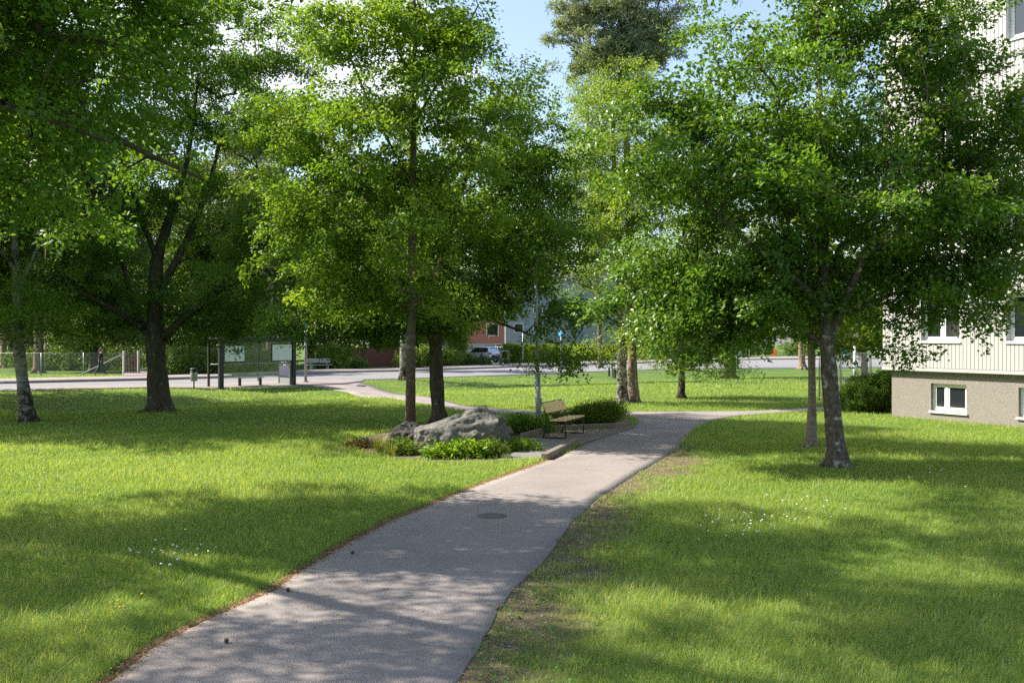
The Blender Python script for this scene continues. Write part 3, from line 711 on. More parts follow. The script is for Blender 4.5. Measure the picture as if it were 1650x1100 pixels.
tree('spreading_oak', 'big old oak with broad dark forked trunk in front of the bus stop lawn',
     line(Y, (258, 663, .37), (253, 600, .33), (250, 545, .32), (250, 480, .24), (252, 420, .21), (262, 385, .17), (285, 320, .12), (305, 250, .08), (320, 120, .04)),
     [line(Y, (257, 470, .14), (290, 410, .13, .3), (320, 345, .11, .6), (340, 290, .08, .9), (360, 200, .05, 1.2)), line(Y, (262, 545, .16), (310, 500, .13, -.4), (370, 455, .09, -.8), (440, 430, .06, -1.2), (500, 470, .03, -1.5)),
      line(Y, (246, 545, .16), (225, 520, .14, .3), (212, 480, .10, .6), (190, 400, .07, 1.), (150, 330, .04, 1.4)), line(Y, (232, 530, .10), (170, 490, .08, -.8), (100, 460, .05, -1.5), (40, 450, .03, -2)),
      line(Y, (253, 420, .10), (220, 330, .08, -.8), (190, 230, .05, -1.5), (170, 120, .03, -2))],
     [blob(290, 120, Y, 160, 130, 190), blob(400, 130, Y, 95, 110, 90), blob(450, 70, Y, 50, 50, 22), blob(200, 250, Y, 170, 120, 170), blob(400, 300, Y, 150, 110, 140), blob(130, 390, Y, 130, 90, 120), blob(430, 410, Y, 120, 70, 100),
      blob(300, 60, Y, 140, 80, 70), blob(450, 482, Y, 100, 42, 66), blob(380, 528, Y, 50, 16, 12), blob(110, 480, Y, 110, 50, 66), blob(300, 470, Y, 100, 50, 36), blob(180, 500, Y, 60, 40, 26), blob(290, 0, Y, 130, 80, 60), blob(330, 508, Y, 60, 26, 20)],
     M['oak_leaf'], M['bark_oak'], L=0.105, per=60, spread=0.34, seed=15, sides=16, flare=1.45, width=0.6)
tree('overhanging_oak', 'wide oak whose long dark limbs reach in over the lawn and path',
     [((-11.5, 14.0, 0), .45), ((-11.4, 14.0, 3), .38), ((-11.2, 13.8, 5.5), .33), ((-10.6, 13.6, 8.5), .24), ((-10, 13.5, 12), .12), ((-9.8, 13.4, 15), .05)],
     [[((-11.3, 13.9, 4.6), .16), ((-9.6, 15.0, 6.2), .12), P(70, 172, 15).tolist() and (P(70, 172, 15), .075), (P(130, 192, 15), .065), (P(240, 250, 15.3), .04), (P(330, 290, 15.5), .02)],
      [((-11.3, 13.9, 4.2), .13), ((-9.4, 14.2, 5.4), .09), (P(0, 168, 14), .05), (P(70, 190, 14), .04), (P(180, 230, 14.2), .02)],
      [((-11.2, 13.8, 5.6), .18), ((-9, 14.5, 7.4), .13), (P(25, 15, 14.5), .07), (P(80, 60, 14.5), .055), (P(150, 65, 14.8), .04), (P(260, 90, 15), .02)],
      [((-11, 13.7, 6.5), .17), ((-8, 12.5, 9.5), .12), ((-5, 12, 11), .07), ((-1.5, 11.5, 11.8), .03)], [((-10.8, 13.7, 7.5), .16), ((-7.5, 15, 10.5), .10), ((-4, 15.5, 11.5), .06), ((-1.2, 15.5, 12), .03)],
      [((-11, 13.7, 6), .15), ((-9, 10.5, 9), .10), ((-6, 8.5, 10.5), .06), ((-3, 7.5, 11), .03)], [((-11.3, 13.9, 5), .14), ((-13.5, 15, 8), .10), ((-15.5, 15.5, 10), .05)]],
     [((-8.6, 14.6, 6.6), (3.0, 2.6, 1.7), 190), ((-6.6, 14.8, 7.6), (2.6, 2.4, 1.5), 120), ((-8.2, 14.6, 9.2), (4, 4, 2), 150), ((-5.0, 12.8, 10.6), (3.2, 3.6, 1.6), 105), ((-1.5, 13.0, 11.4), (2.6, 3.6, 1.3), 62),
      ((-5, 9.0, 10.4), (2.8, 1.6, 1.3), 34), ((-9, 13.5, 13), (4.5, 4.0, 2.4), 110), ((-13.5, 14, 9), (3.5, 4, 3), 120), ((-8.5, 15.8, 5.0), (1.7, 1.6, .8), 60), ((-3.6, 16.2, 11), (2.8, 2.4, 1.4), 56),
      ((-2.5, 18.4, 12), (2.4, 1.8, 1.1), 32), ((-10.5, 9.8, 9.5), (3.2, 2.2, 2.0), 80), ((-16.5, 14.5, 9.5), (2.6, 3.2, 2.6), 70)],
     M['oak_leaf'], M['bark_oak'], L=0.105, per=62, spread=0.34, seed=16, width=0.6, sides=14, boughs=1.15)
tree('roadside_oak', 'broad oak standing on the lawn beside the photographer',
     [((-13.5, 5.0, 0), .35), ((-13.4, 5.0, 4), .29), ((-13.2, 5.1, 9), .16), ((-13, 5.2, 14), .05)],
     [[((-13.4, 5, 4.5), .12), ((-11, 5.6, 8), .08), ((-7.5, 6, 10), .04)], [((-13.4, 5, 5.5), .12), ((-12, 2.5, 9), .08), ((-9, 1, 12), .03)]],
     [((-9.5, 5.2, 9.5), (3.5, 3, 2.2), 100), ((-11, 3.5, 12.5), (4, 4, 2.5), 120), ((-6.5, 5.5, 10.6), (2.4, 2.4, 1.4), 36), ((-14, 5, 9), (3, 3, 3), 70)],
     M['oak_leaf'], M['bark_oak'], L=0.11, per=50, spread=0.36, seed=17, width=0.6)
Y = G(45, 680)[1]
tree('birch_tree', 'leaning old birch with black and white bark left of the big oak',
     line(Y, (46, 679, .20), (37, 620, .165), (30, 560, .15), (28, 490, .13), (22, 380, .11), (20, 250, .07), (25, 100, .03)),
     [line(Y, (27, 470, .06), (60, 400, .05, .3), (90, 330, .02, .5)), line(Y, (26, 440, .06), (-20, 370, .04, -.3), (-50, 300, .02, -.5))],
     [blob(25, 380, Y, 80, 100, 90), blob(40, 480, Y, 70, 45, 60), blob(20, 525, Y - 1, 50, 30, 26), blob(20, 230, Y, 90, 110, 80), blob(-40, 480, Y, 60, 60, 30), blob(-40, 300, Y, 70, 80, 40)],
     M['oak_leaf_light'], M['birch'], L=0.07, per=60, spread=0.32, seed=18, droop=0.9, flare=1.5)
Y = G(1003, 649)[1]
tree('tall_birch', 'tall birch with rough pale trunk standing tight against a pine',
     line(Y, (1003, 649, .21), (1002, 590, .19), (1001, 500, .165), (999, 400, .13), (990, 280, .09), (985, 160, .05), (990, 90, .02)),
     [line(Y, (1000, 500, .05), (965, 470, .04, -.2), (930, 455, .025, -.3), (905, 450, .012, -.4)), line(Y, (1000, 520, .04), (970, 540, .025, -.2), (945, 560, .012, -.2)), line(Y, (997, 380, .05), (960, 300, .035, .2), (945, 220, .02, .3)),
      line(Y, (999, 420, .05), (1040, 340, .035, .3), (1060, 260, .02, .3))],
     [blob(990, 165, Y - .6, 52, 75, 150), blob(958, 290, Y - .4, 40, 125, 170), blob(1015, 280, Y - .6, 60, 130, 190), blob(985, 400, Y - .5, 60, 65, 110), blob(960, 450, Y, 45, 30, 26), blob(985, 540, Y, 40, 40, 20), blob(1050, 380, Y, 50, 70, 40)],
     M['birch_leaf'], M['birch_rough'], L=0.085, per=60, spread=0.34, seed=19, droop=0.8, flare=1.3)
p = G(1021, 648)
tree('tall_pine', 'tall pine with straight brown trunk beside the pale birch',
     [(at(p), .20)] + line(p[1], (1018, 560, .17), (1016, 400, .155), (1010, 250, .13), (1005, 120, .10), (1000, 30, .06), (1000, -40, .02)),
     [line(p[1], (1006, 130, .05), (970, 90, .035, -.3), (935, 55, .02, -.4)), line(p[1], (1004, 90, .05), (1045, 50, .03, .2), (1075, 30, .015, .3)), line(p[1], (1005, 150, .045), (980, 110, .03, .3), (950, 90, .015, .5))],
     [blob(938, 46, p[1], 36, 16, 36), blob(975, 16, p[1], 54, 18, 60), blob(970, 82, p[1], 44, 20, 48), blob(1040, 62, p[1], 50, 20, 50), blob(1050, 20, p[1], 60, 30, 70), blob(1000, 100, p[1], 46, 22, 40), blob(1010, -30, p[1], 70, 30, 50), blob(1055, 70, p[1], 36, 18, 26), blob(1000, 60, p[1], 50, 18, 36)],
     M['pine_leaf'], M['bark_pine'], L=0.20, per=46, spread=0.20, boughs=1.7, seed=20, width=0.12, up=0.2, droop=-0.4, flat=0.9, twig=1.6)
Y = G(1098, 641)[1]
tree('weeping_birch', 'small white trunked birch with hanging twigs on the far lawn',
     line(Y, (1098, 640, .135), (1099, 590, .12), (1097, 520, .10), (1094, 440, .07), (1092, 340, .03)),
     [line(Y, (1098, 530, .035), (1130, 490, .025), (1165, 510, .012)), line(Y, (1097, 510, .035), (1065, 480, .025), (1040, 520, .012))],
     [blob(1100, 450, Y, 90, 60, 90), blob(1060, 540, Y, 40, 42, 40), blob(1150, 545, Y, 50, 40, 44), blob(1110, 530, Y, 70, 40, 40), blob(1070, 590, Y, 22, 22, 12), blob(1165, 590, Y, 40, 18, 18)],
     M['birch_leaf'], M['birch'], L=0.075, per=55, spread=0.30, seed=21, droop=1.3, flat=1.2, bias=-0.25)
Y = G(1176, 610)[1]
tree('lawn_linden', 'stout brown trunked tree near the road on the far lawn',
     line(Y, (1176, 609, .36), (1178, 575, .31), (1180, 520, .28), (1182, 440, .2), (1185, 330, .08)),
     [line(Y, (1180, 530, .12), (1140, 480, .08), (1110, 420, .04)), line(Y, (1180, 520, .12), (1220, 470, .08), (1250, 420, .04))],
     [blob(1180, 440, Y, 90, 70, 120), blob(1185, 340, Y, 90, 80, 110), blob(1215, 530, Y, 36, 26, 26), blob(1150, 520, Y, 40, 30, 30)],
     M['far_leaf'], M['bark_far'], L=0.16, per=42, spread=0.45, seed=22)
p = G(1293, 595)
tree('roadside_pine', 'straight bare trunked pine at the road edge behind the thin maple',
     [(at(p), .36)] + line(p[1], (1291, 560, .29), (1288, 480, .27), (1286, 350, .2), (1285, 200, .1)), [line(p[1], (1287, 380, .1), (1320, 330, .06), (1350, 300, .03))],
     [blob(1285, 250, p[1], 70, 60, 60), blob(1330, 310, p[1], 40, 25, 26), blob(1250, 330, p[1], 40, 25, 26)],
     M['pine_leaf'], M['bark_pine'], L=0.4, per=60, spread=0.6, seed=23, width=0.10, up=0.2, droop=-0.4)
p = G(1394, 612)
tree('fenced_maple', 'small maple with bright leaves rising behind the metal barrier',
     [(at(p), .20)] + line(p[1], (1392, 570, .18), (1394, 520, .14), (1398, 440, .06)), [line(p[1], (1394, 530, .05), (1425, 500, .03), (1445, 480, .015))],
     [blob(1400, 500, p[1], 60, 45, 60), blob(1380, 550, p[1], 30, 18, 16), blob(1420, 440, p[1], 50, 50, 44), blob(1340, 520, p[1], 40, 40, 26)],
     M['maple_leaf'], M['bark_far'], L=0.17, per=36, spread=0.36, seed=24, width=0.85)
p = G(650, 612)
tree('verge_birch', 'pale barked birch at the road edge seen between the two oaks behind the boulder',
     [(at(p), .27)] + line(p[1], (651, 560, .23), (650, 500, .2), (648, 400, .16), (645, 260, .08), (645, 160, .03)), [line(p[1], (648, 420, .08), (690, 350, .05), (720, 300, .02))],
     [blob(648, 300, p[1], 80, 120, 150), blob(600, 400, p[1], 60, 50, 46), blob(700, 400, p[1], 60, 50, 46), blob(645, 170, p[1], 50, 60, 40)],
     M['far_leaf'], M['birch_rough'], L=0.17, per=40, spread=0.5, seed=25)
tree('bare_tree', 'nearly leafless spindly tree showing against the sky left of the tall birch',
     [(at(G(968, 593)), .22)] + line(G(968, 593)[1], (965, 500, .18), (958, 380, .13), (950, 280, .08), (945, 150, .02)),
     [line(G(968, 593)[1], (958, 380, .06), (930, 290, .04), (915, 200, .02)), line(G(968, 593)[1], (952, 300, .05), (935, 230, .03), (930, 140, .015)), line(G(968, 593)[1], (960, 420, .06), (930, 350, .03), (912, 290, .015))],
     [blob(925, 240, G(968, 593)[1], 24, 70, 60), blob(935, 170, G(968, 593)[1], 20, 50, 34)], None, M['bark_far'], seed=26, tip=0.012)

# ------------------------------------------------------------------ trees beyond the road (three kinds, then copies)
def far_tree(kind, name, seed):
    if kind == 'broad':
        return tree(name, 'x', [((0, 0, 0), .42), ((0, 0, 4), .34), ((.3, .2, 9), .22), ((.2, 0, 15), .06)], [[((0, 0, 5), .15), ((2.2, 0, 8.5), .09), ((4, .5, 10.5), .04)], [((0, 0, 5.5), .15), ((-2.4, .5, 9), .08), ((-4, 0, 11), .04)]],
                    [((0, 0, 13), (4.5, 4.5, 3.5), 120), ((2.5, 0, 9.5), (3.5, 3.5, 2.5), 80), ((-2.8, .5, 9.5), (3.4, 3.5, 2.6), 80), ((0, -1.5, 7), (4.2, 3.5, 2), 80), ((0, 0, 4.4), (3.5, 3, 1.2), 40)], M['far_leaf'], M['bark_far'], L=0.26, per=42, spread=0.65, seed=seed, sides=8)
    if kind == 'dark':
        return tree(name, 'x', [((0, 0, 0), .40), ((0, 0, 5), .33), ((.2, .2, 11), .2), ((.2, 0, 19), .05)], [[((0, 0, 6), .12), ((2, 0, 9.5), .07), ((3.2, .5, 11.5), .04)]],
                    [((0, 0, 16.5), (3.2, 3.2, 3.5), 90), ((1, 0, 12), (3.8, 3.6, 3), 110), ((-1, .5, 8.5), (4.2, 3.8, 2.6), 110), ((0, 0, 5.2), (4, 3.5, 2.0), 80), ((0, 0, 2.8), (3.4, 3, 1.2), 50)], M['far_dark'], M['bark_far'], L=0.26, per=46, spread=0.65, seed=seed, sides=8)
    return tree(name, 'x', [((0, 0, 0), .36), ((0, 0, 6), .30), ((.2, .1, 13), .2), ((.3, 0, 21), .05)], [[((.2, 0, 14), .09), ((2, 0, 16), .05), ((3, 0, 17), .03)], [((.2, 0, 15.5), .09), ((-1.8, .5, 17), .05), ((-3, .5, 17.6), .03)]],
                [((0, 0, 20), (2.4, 2.4, 1.3), 50), ((2, 0, 17), (1.8, 1.8, .8), 32), ((-2, .5, 17.5), (1.9, 1.9, .8), 34), ((0, -1.5, 15.3), (2.2, 1.8, .9), 36), ((.5, 1, 18.6), (2.4, 2.4, .9), 36)], M['pine_leaf'], M['bark_pine'], L=0.42, per=70, spread=0.5, seed=seed, sides=8, width=0.10, up=0.2, droop=-0.4)
KINDS = {'broad': far_tree('broad', 'broadleaf_tree', 31), 'dark': far_tree('dark', 'dark_tree', 32), 'pine': far_tree('pine', 'pine_tree', 33)}
USED = set()
FAR = [  # kind, picture x, Y, width scale, height scale, label
    ('pine', 62, 71, 1.0, 1.0, 'reddish pine trunk nearest the chain link fence end left of the walking person'),
    ('pine', 77, 78, .85, .95, 'thinner pine just right of the reddish pine behind the fence'),
    ('pine', 6, 86, .75, .9, 'short visible pine trunk leftmost behind the road'),
    ('pine', 46, 92, .8, 1.05, 'dark pine trunk half hidden behind the leaning birch'),
    ('dark', 152, 74, .9, .95, 'dark trunk directly behind the walking person and the fence'),
    ('dark', 110, 100, 1.2, 1.0, 'dense dark tree deep behind the chain link fence'),
    ('dark', 250, 98, 1.1, .9, 'dense dark tree behind the gate and driveway'),
    ('broad', 20, 108, 1.2, 1.1, 'broad green tree on the sunny grass far left'),
    ('dark', 330, 84, 1.0, .95, 'dark tree across the road behind the litter bin'),
    ('broad', 415, 90, 1.0, 1.15, 'green tree across the road behind the bus shelter glass'),
    ('dark', 500, 101, 1.1, 1.0, 'dark tree behind the grey roadside bench'),
    ('dark', 602, 94, .9, 1.0, 'dark trunk in front of the red brown board fence'),
    ('broad', 560, 116, 1.2, 1.2, 'tall green tree rising behind the red brown board fence'),
    ('dark', 675, 104, .85, .9, 'dark trunk just left of the thick leaning oak across the road'),
    ('pine', 705, 122, 1.0, 1.0, 'far pine behind the thick leaning oak'),
    ('broad', 740, 150, 1.0, .62, 'low green tree beside the red house wall'),
    ('pine', 435, 78, .9, 1.0, 'pale trunk seen through the bus shelter'),
    ('broad', 880, 190, 1.2, .8, 'far green tree behind the trimmed hedge by the blue grey block'),
    ('dark', 1050, 150, 1.2, .7, 'dark tree behind the hedge right of the twin trunks'),
    ('dark', 1120, 165, 1.2, .8, 'dark tree far across the road behind the small weeping birch'),
    ('broad', 1240, 190, 1.3, .9, 'broad far tree above the orange marker'),
    ('dark', 1330, 180, 1.2, .8, 'dark far tree behind the bare trunked roadside pine'),
    ('broad', 1420, 170, 1.2, .8, 'broad far tree behind the fence at the building corner'),
    ('broad', 1160, 230, 1.4, 1.0, 'tall hazy tree farthest away across the junction'),
    ('broad', 640, 150, 1.4, 1.25, 'tall tree far behind the two oaks by the boulder'),
    ('pine', 330, 110, 1.0, 1.05, 'pine crown seen through the fork of the big old oak'),
    ('pine', 385, 125, 1.0, 1.0, 'pine behind the right side of the big old oak crown'),
    ('dark', 190, 120, 1.4, 1.0, 'large dark tree behind the driveway'),
    ('dark', 55, 125, 1.5, 1.0, 'large dark tree closing the view behind the left pines'),
    ('dark', 400, 125, 1.4, .9, 'large dark tree closing the view behind the bus shelter'),
    ('broad', -195, 30.5, .95, 1.05, 'broad tree on the lawn beyond the leaning birch, nearest the frame edge'),
    ('broad', -120, 38, .95, 1.05, 'broad tree on the lawn by the near pavement beyond the leaning birch'),
    ('broad', -165, 34.5, .95, 1.1, 'tall broad tree on the lawn in a row beyond the leaning birch'),
    ('broad', -95, 44.5, .9, 1.0, 'broad tree by the near pavement overhanging the road left of the birch'),
    ('dark', -60, 95, 1.3, 1.0, 'dark tree at the edge of the sunny grass beyond the birch'),
]
rr = random.Random(5)
for kind, px, Yf, ws, hs, lab in FAR:
    x = (px - 825) / F * Yf; loc = (x, Yf, T(x, Yf)); rz = rr.uniform(0, 6.28)
    if kind not in USED:
        o = KINDS[kind]; USED.add(kind); o.location = loc; o.rotation_euler = (0, 0, rz); o.scale = (ws, ws, hs); o['label'] = lab; o['group'] = 'trees beyond the road'
    else: copy_tree(KINDS[kind], loc, rz, (ws, hs), lab, 'trees beyond the road')

# ------------------------------------------------------------------ bushes and plants
def bush(name, label, cat, base, blobs, leafm, L, per, spread, seed, stem_n=9, width=0.5, up=0.5, droop=0.0, group=None, bias=0.0, flat=0.8, stemm=None):
    """blobs: (offset from base, radii, n)"""
    rng = np.random.default_rng(seed); root = empty(name, base, label, cat, group=group)
    C, O = [], []
    for c, r, n in blobs:
        v = rng.normal(0, 1, (n, 3)); v /= np.linalg.norm(v, axis=1)[:, None]
        q = np.asarray(c) + v * (rng.uniform(0.02, 1, n) ** (1 / 2.6))[:, None] * np.asarray(r)
        C.append(q); O.append(v)
    C = np.concatenate(C); O = np.concatenate(O); k = C[:, 2] > 0.02; C, O = C[k], O[k]
    me = leaves_mesh(name + '_leaves', C, leafm, per, spread, L, rng, width, up, droop, flat=flat, outward=O * 1.1, bias=bias)
    link('foliage', me, root)
    mb = MB()
    for i in rng.choice(len(C), min(stem_n, len(C)), replace=False):
        e = C[i]; b = np.array([e[0] * 0.25, e[1] * 0.25, -0.03]); mb.tube([b, b * .4 + e * .6 + np.array([0, 0, .05]), e], [.014, .009, .004], 5)
    mb.build('stems', stemm or M['bark_far'], root)
    return root
def tufts(name, label, base, n, h, spread, mat, seed, w=0.012, cat='plant', arch=0.7):
    rng = np.random.default_rng(seed); root = empty(name, base, label, cat)
    V, Fc, Rn = [], [], []
    for i in range(n):
        a = rng.uniform(0, 2 * math.pi); r = abs(rng.normal(0, spread)); b = np.array([math.cos(a) * r, math.sin(a) * r, -0.01])
        a2 = a + rng.normal(0, .7); d = np.array([math.cos(a2), math.sin(a2), 0]); s = np.array([-d[1], d[0], 0]); hh = h * rng.uniform(.55, 1.1); k0 = len(V)
        for t in (0, .35, .7, 1):
            p = b + d * (arch * hh * t * t) + np.array([0, 0, hh * (t * 1.25 - .45 * t * t * t)]); ww = w * (1 - t * .9) * .5
            V += [p - s * ww, p + s * ww]
        for j in range(3): Fc.append((k0 + 2 * j, k0 + 2 * j + 1, k0 + 2 * j + 3, k0 + 2 * j + 2))
        Rn += [rng.uniform(0, 1)] * 8
    link('blades', mesh_np(name, np.array(V), np.array(Fc), mat, {'rnd': np.array(Rn)}), root); return root

p = G(1398, 664)
bush('yew_bush', 'dense dark green yew bush against the corner of the cream building', 'bush', p,
     [((-.25, .1, .5), (.72, .7, .52), 300), ((.45, .35, .6), (.75, .7, .65), 320), ((.75, .2, .95), (.5, .5, .45), 150), ((.1, .5, .85), (.6, .5, .35), 120)],
     M['yew_leaf'], 0.10, 42, 0.075, 41, width=0.16, up=0.5, flat=1.0)
p = G(962, 686)
bush('round_shrub', 'round feathery green shrub at the end of the wooden bench', 'bush', p,
     [((-.1, .2, .3), (.75, .6, .34), 260), ((.35, .3, .35), (.6, .5, .38), 180), ((-.45, .5, .25), (.5, .5, .3), 90)], M['hedge_leaf'], 0.055, 40, 0.085, 42, width=0.4, bias=-0.25)
p = G(838, 700)
bush('low_dark_shrub', 'low dark leafy shrub between the boulder and the bench', 'bush', p,
     [((0, .3, .2), (.5, .5, .24), 130), ((.55, .5, .18), (.4, .4, .2), 80)], M['oak_leaf'], 0.07, 34, 0.08, 43, width=0.5)
p = G(895, 689)
bush('round_shrub', 'mid green shrub behind the left end of the bench back', 'bush', p, [((0, .35, .2), (.55, .35, .26), 110)], M['far_leaf'], 0.055, 36, 0.08, 44, width=0.45)
p = G(737, 739)
bush('hosta_plant', 'bright yellow green broad leaved plant in front of the boulder', 'plant', p,
     [((-.35, .0, .13), (.42, .25, .16), 70), ((.25, .1, .16), (.45, .3, .2), 80)], M['hosta_leaf'], 0.15, 9, 0.07, 45, width=0.42, up=0.9, droop=0.5)
p = G(700, 726)
bush('hosta_plant', 'small upright yellow green plant at the left foot of the boulder', 'plant', p, [((0, .1, .28), (.14, .12, .1), 9)], M['hosta_leaf'], 0.15, 8, 0.05, 46, width=0.42, up=0.9, droop=0.3)
p = G(648, 734)
bush('leafy_plant', 'mid green leafy plant below the dark rock', 'plant', p, [((0, .1, .13), (.4, .25, .16), 80)], M['hedge_leaf'], 0.09, 16, 0.07, 47, width=0.4, bias=-0.15)
p = G(790, 739)
bush('leafy_plant', 'feathery mixed green plant below the right end of the boulder', 'plant', p, [((0, .1, .18), (.38, .25, .2), 110)], M['hedge_leaf'], 0.06, 24, 0.06, 48, width=0.3, bias=-0.2)
p = G(838, 728)
bush('leafy_plant', 'low bright ground plant beside the gravel strip', 'plant', p, [((0, .1, .11), (.5, .25, .14), 100)], M['hosta_leaf'], 0.07, 18, 0.06, 49, width=0.4)
tufts('tuft_grass', 'arching straw tipped ornamental grass tuft left of the dark rock', G(612, 729), 230, .55, .09, M['tuft_leaf'], 50)
tufts('tuft_grass', 'smaller dry ornamental grass tuft next to the mid green leafy plant', G(630, 735), 120, .40, .07, M['tuft_leaf'], 51)
p = G(584, 722)
bush('reddish_plant', 'low plant with reddish leaves at the left tip of the bed', 'plant', p, [((0, 0, .09), (.35, .15, .1), 40)], M['red_leaf'], 0.07, 14, 0.06, 52)

def hedge(name, label, a, b, depth, h, n, mat, seed, L=0.13, per=14):
    rng = np.random.default_rng(seed); a = np.asarray(a); b = np.asarray(b)
    root = empty(name, a, label, 'hedge'); u = (b - a); ln = np.linalg.norm(u[:2]); u = u / ln; w = np.array([-u[1], u[0], 0])
    t = rng.uniform(0, ln, n); d = depth * (rng.beta(.45, .45, n)); z = h * rng.beta(1.3, .8, n) + rng.normal(0, .04, n)
    z *= 1 + 0.05 * np.sin(t * 1.7)
    C = u[None] * t[:, None] + w[None] * d[:, None]; C[:, 2] += np.maximum(z, .05)
    link('foliage', leaves_mesh(name, C, mat, per, .12, L, rng, .55, .6, .1), root)
    mb = MB()
    for i in range(int(ln / .5)):
        q = u * (i * .5 + .2) + w * depth * .5; mb.tube([q - np.array([0, 0, .1]), q + np.array([.05, 0, h * .5]), q + np.array([-.04, .03, h * .9])], [.03, .02, .01], 5)
    mb.build('stems', M['bark_far'], root); return root
a = G(815, 586.3); b = G(1003, 582.2)
hedge('trimmed_hedge', 'long trimmed green hedge along the far pavement', a, b, 1.4, 1.9, 4200, M['hedge_leaf'], 61)
a = G(1003, 582.0) + np.array([.6, 0, 0]); b = G(1170, 577)
hedge('trimmed_hedge', 'darker hedge continuing right of the twin trunks', a, b, 1.4, 2.0, 3000, M['far_dark'], 62, L=.16)
p = G(828, 586)
bush('bright_shrub', 'bright yellow green shrub at the hedge end by the parked cars', 'bush', p, [((0, 1.0, 1.0), (1.3, 1.0, 1.1), 260), ((.9, 1.2, .8), (1.0, .9, .9), 160)], M['hosta_leaf'], .16, 14, .18, 63, width=.55)
for k, (x, y, lab, rx, h, mt) in enumerate([
    (741, 587.5, 'tall pale leafy shrub in front of the red house wall', 1.1, 3.4, 'hedge_leaf'), (722, 592, 'green shrub between the thick oak trunk and the silver car', 1.7, 1.5, 'far_leaf'), (756, 590.5, 'low dark bush in front of the silver car bonnet', 1.0, .8, 'far_dark'),
    (778, 590, 'low dark bush in front of the silver car door', .8, .55, 'far_dark'), (690, 593, 'pale leafy shrub behind the thick oak trunk', 1.2, 1.7, 'hedge_leaf'),
    (345, 604.5, 'dark thicket behind the litter bin', 2.6, 1.6, 'far_dark'), (400, 602, 'dark thicket seen under the shelter panels', 2.6, 1.5, 'far_dark'), (575, 596.5, 'low dark bush against the red brown board fence', .8, .7, 'far_dark'),
    (540, 596, 'sunlit bush beside the grey roadside bench', 1.8, 1.9, 'far_leaf'), (290, 606, 'dark thicket right of the driveway', 2.2, 1.8, 'far_dark'), (1300, 573.5, 'dark bush far behind the roadside pine', 3.5, 2.4, 'far_dark'), (1215, 574.5, 'far dark bush behind the orange marker', 3.4, 2.2, 'far_dark'),
    (1385, 573, 'sunlit bush beyond the metal barrier', 3.2, 2.6, 'far_leaf'), (664, 595.5, 'leafy bush at the right end of the board fence', 1.1, 1.4, 'far_leaf'), (160, 597.5, 'dense dark shrubbery behind the chain link fence', 5.0, 2.0, 'far_dark'), (85, 598, 'shaded shrubbery behind the pines at the fence', 4.0, 1.8, 'far_dark')]):
    p = G(x, y)
    bush('roadside_bush', lab, 'bush', p + np.array([-.3 * rx, 1.2 * rx * .6, 0]), [((0, 0, h * .5), (rx, rx * .8, h * .55), int(150 + 60 * rx)), ((rx * .3, .2, h * .75), (rx * .6, rx * .5, h * .4), 70)], M[mt], .2, 14, .2, 70 + k, group='bushes along the far side of the road')

# ------------------------------------------------------------------ boulder
def rock(name, label, base, cuts, scale, mat, seed, shear=0.0, rz=0.0, noise=0.1, sub=5):
    from mathutils import noise as nz
    bm = bmesh.new(); bmesh.ops.create_icosphere(bm, subdivisions=sub, radius=1.0)
    for v in bm.verts:
        c = v.co.copy()
        for n_, d in cuts:
            n_ = Vector(n_).normalized(); e = c.dot(n_) - d
            if e > 0: c -= n_ * e * 0.93
        q = c * 1.5 + Vector((seed, seed * .3, 0))
        c += c.normalized() * (nz.fractal(q, 1.0, 2.0, 5) * noise + (abs(nz.noise(q * 2.3)) - .25) * noise * .9)
        c.x *= scale[0]; c.y *= scale[1]; c.z = c.z * scale[2] + shear * c.x
        v.co = c
    me = bpy.data.meshes.new(name); bm.to_mesh(me); bm.free(); me.materials.append(mat)
    me.polygons.foreach_set('use_smooth', np.ones(len(me.polygons), bool))
    o = link(name, me, None, base); o.rotation_euler = (0, 0, rz); return tag(o, label, 'boulder')
p = G(741, 728)
rock('boulder', 'large lichened granite boulder sloping up to the right beside the bench', p + np.array([0.03, .25, .30]),
     [((-.36, -.08, .93), .60), ((.97, -.15, .12), .80), ((.62, -.1, .78), .86), ((.08, -.93, .35), .66), ((.35, -.68, -.62), .56), ((-.9, -.2, .3), .86), ((0, .8, .6), .72), ((-.5, -.8, .1), .74), ((.1, -.6, .8), .70)],
     (1.16, .85, .74), M['rock'], 3.1, shear=0.10, noise=.12, sub=6)
p = G(662, 722)
rock('boulder', 'low dark rock leaning against the left end of the big boulder', p + np.array([-.02, .3, .18]),
     [((-.9, -.2, .4), .72), ((-.2, -.4, .9), .62), ((.3, -.9, .2), .7), ((.4, .1, .9), .72), ((-.3, -.9, .3), .72)], (.66, .55, .46), M['rock_dark'], 8.7, shear=0.05, noise=.17, sub=5)
p = G(817, 702)
rock('boulder', 'small brown stone at the right foot of the big boulder', p + np.array([0, .1, .08]), [((0, -.8, .6), .7), ((.8, 0, .5), .8)], (.20, .18, .19), M['kerb'], 5.2, noise=.12, sub=4)

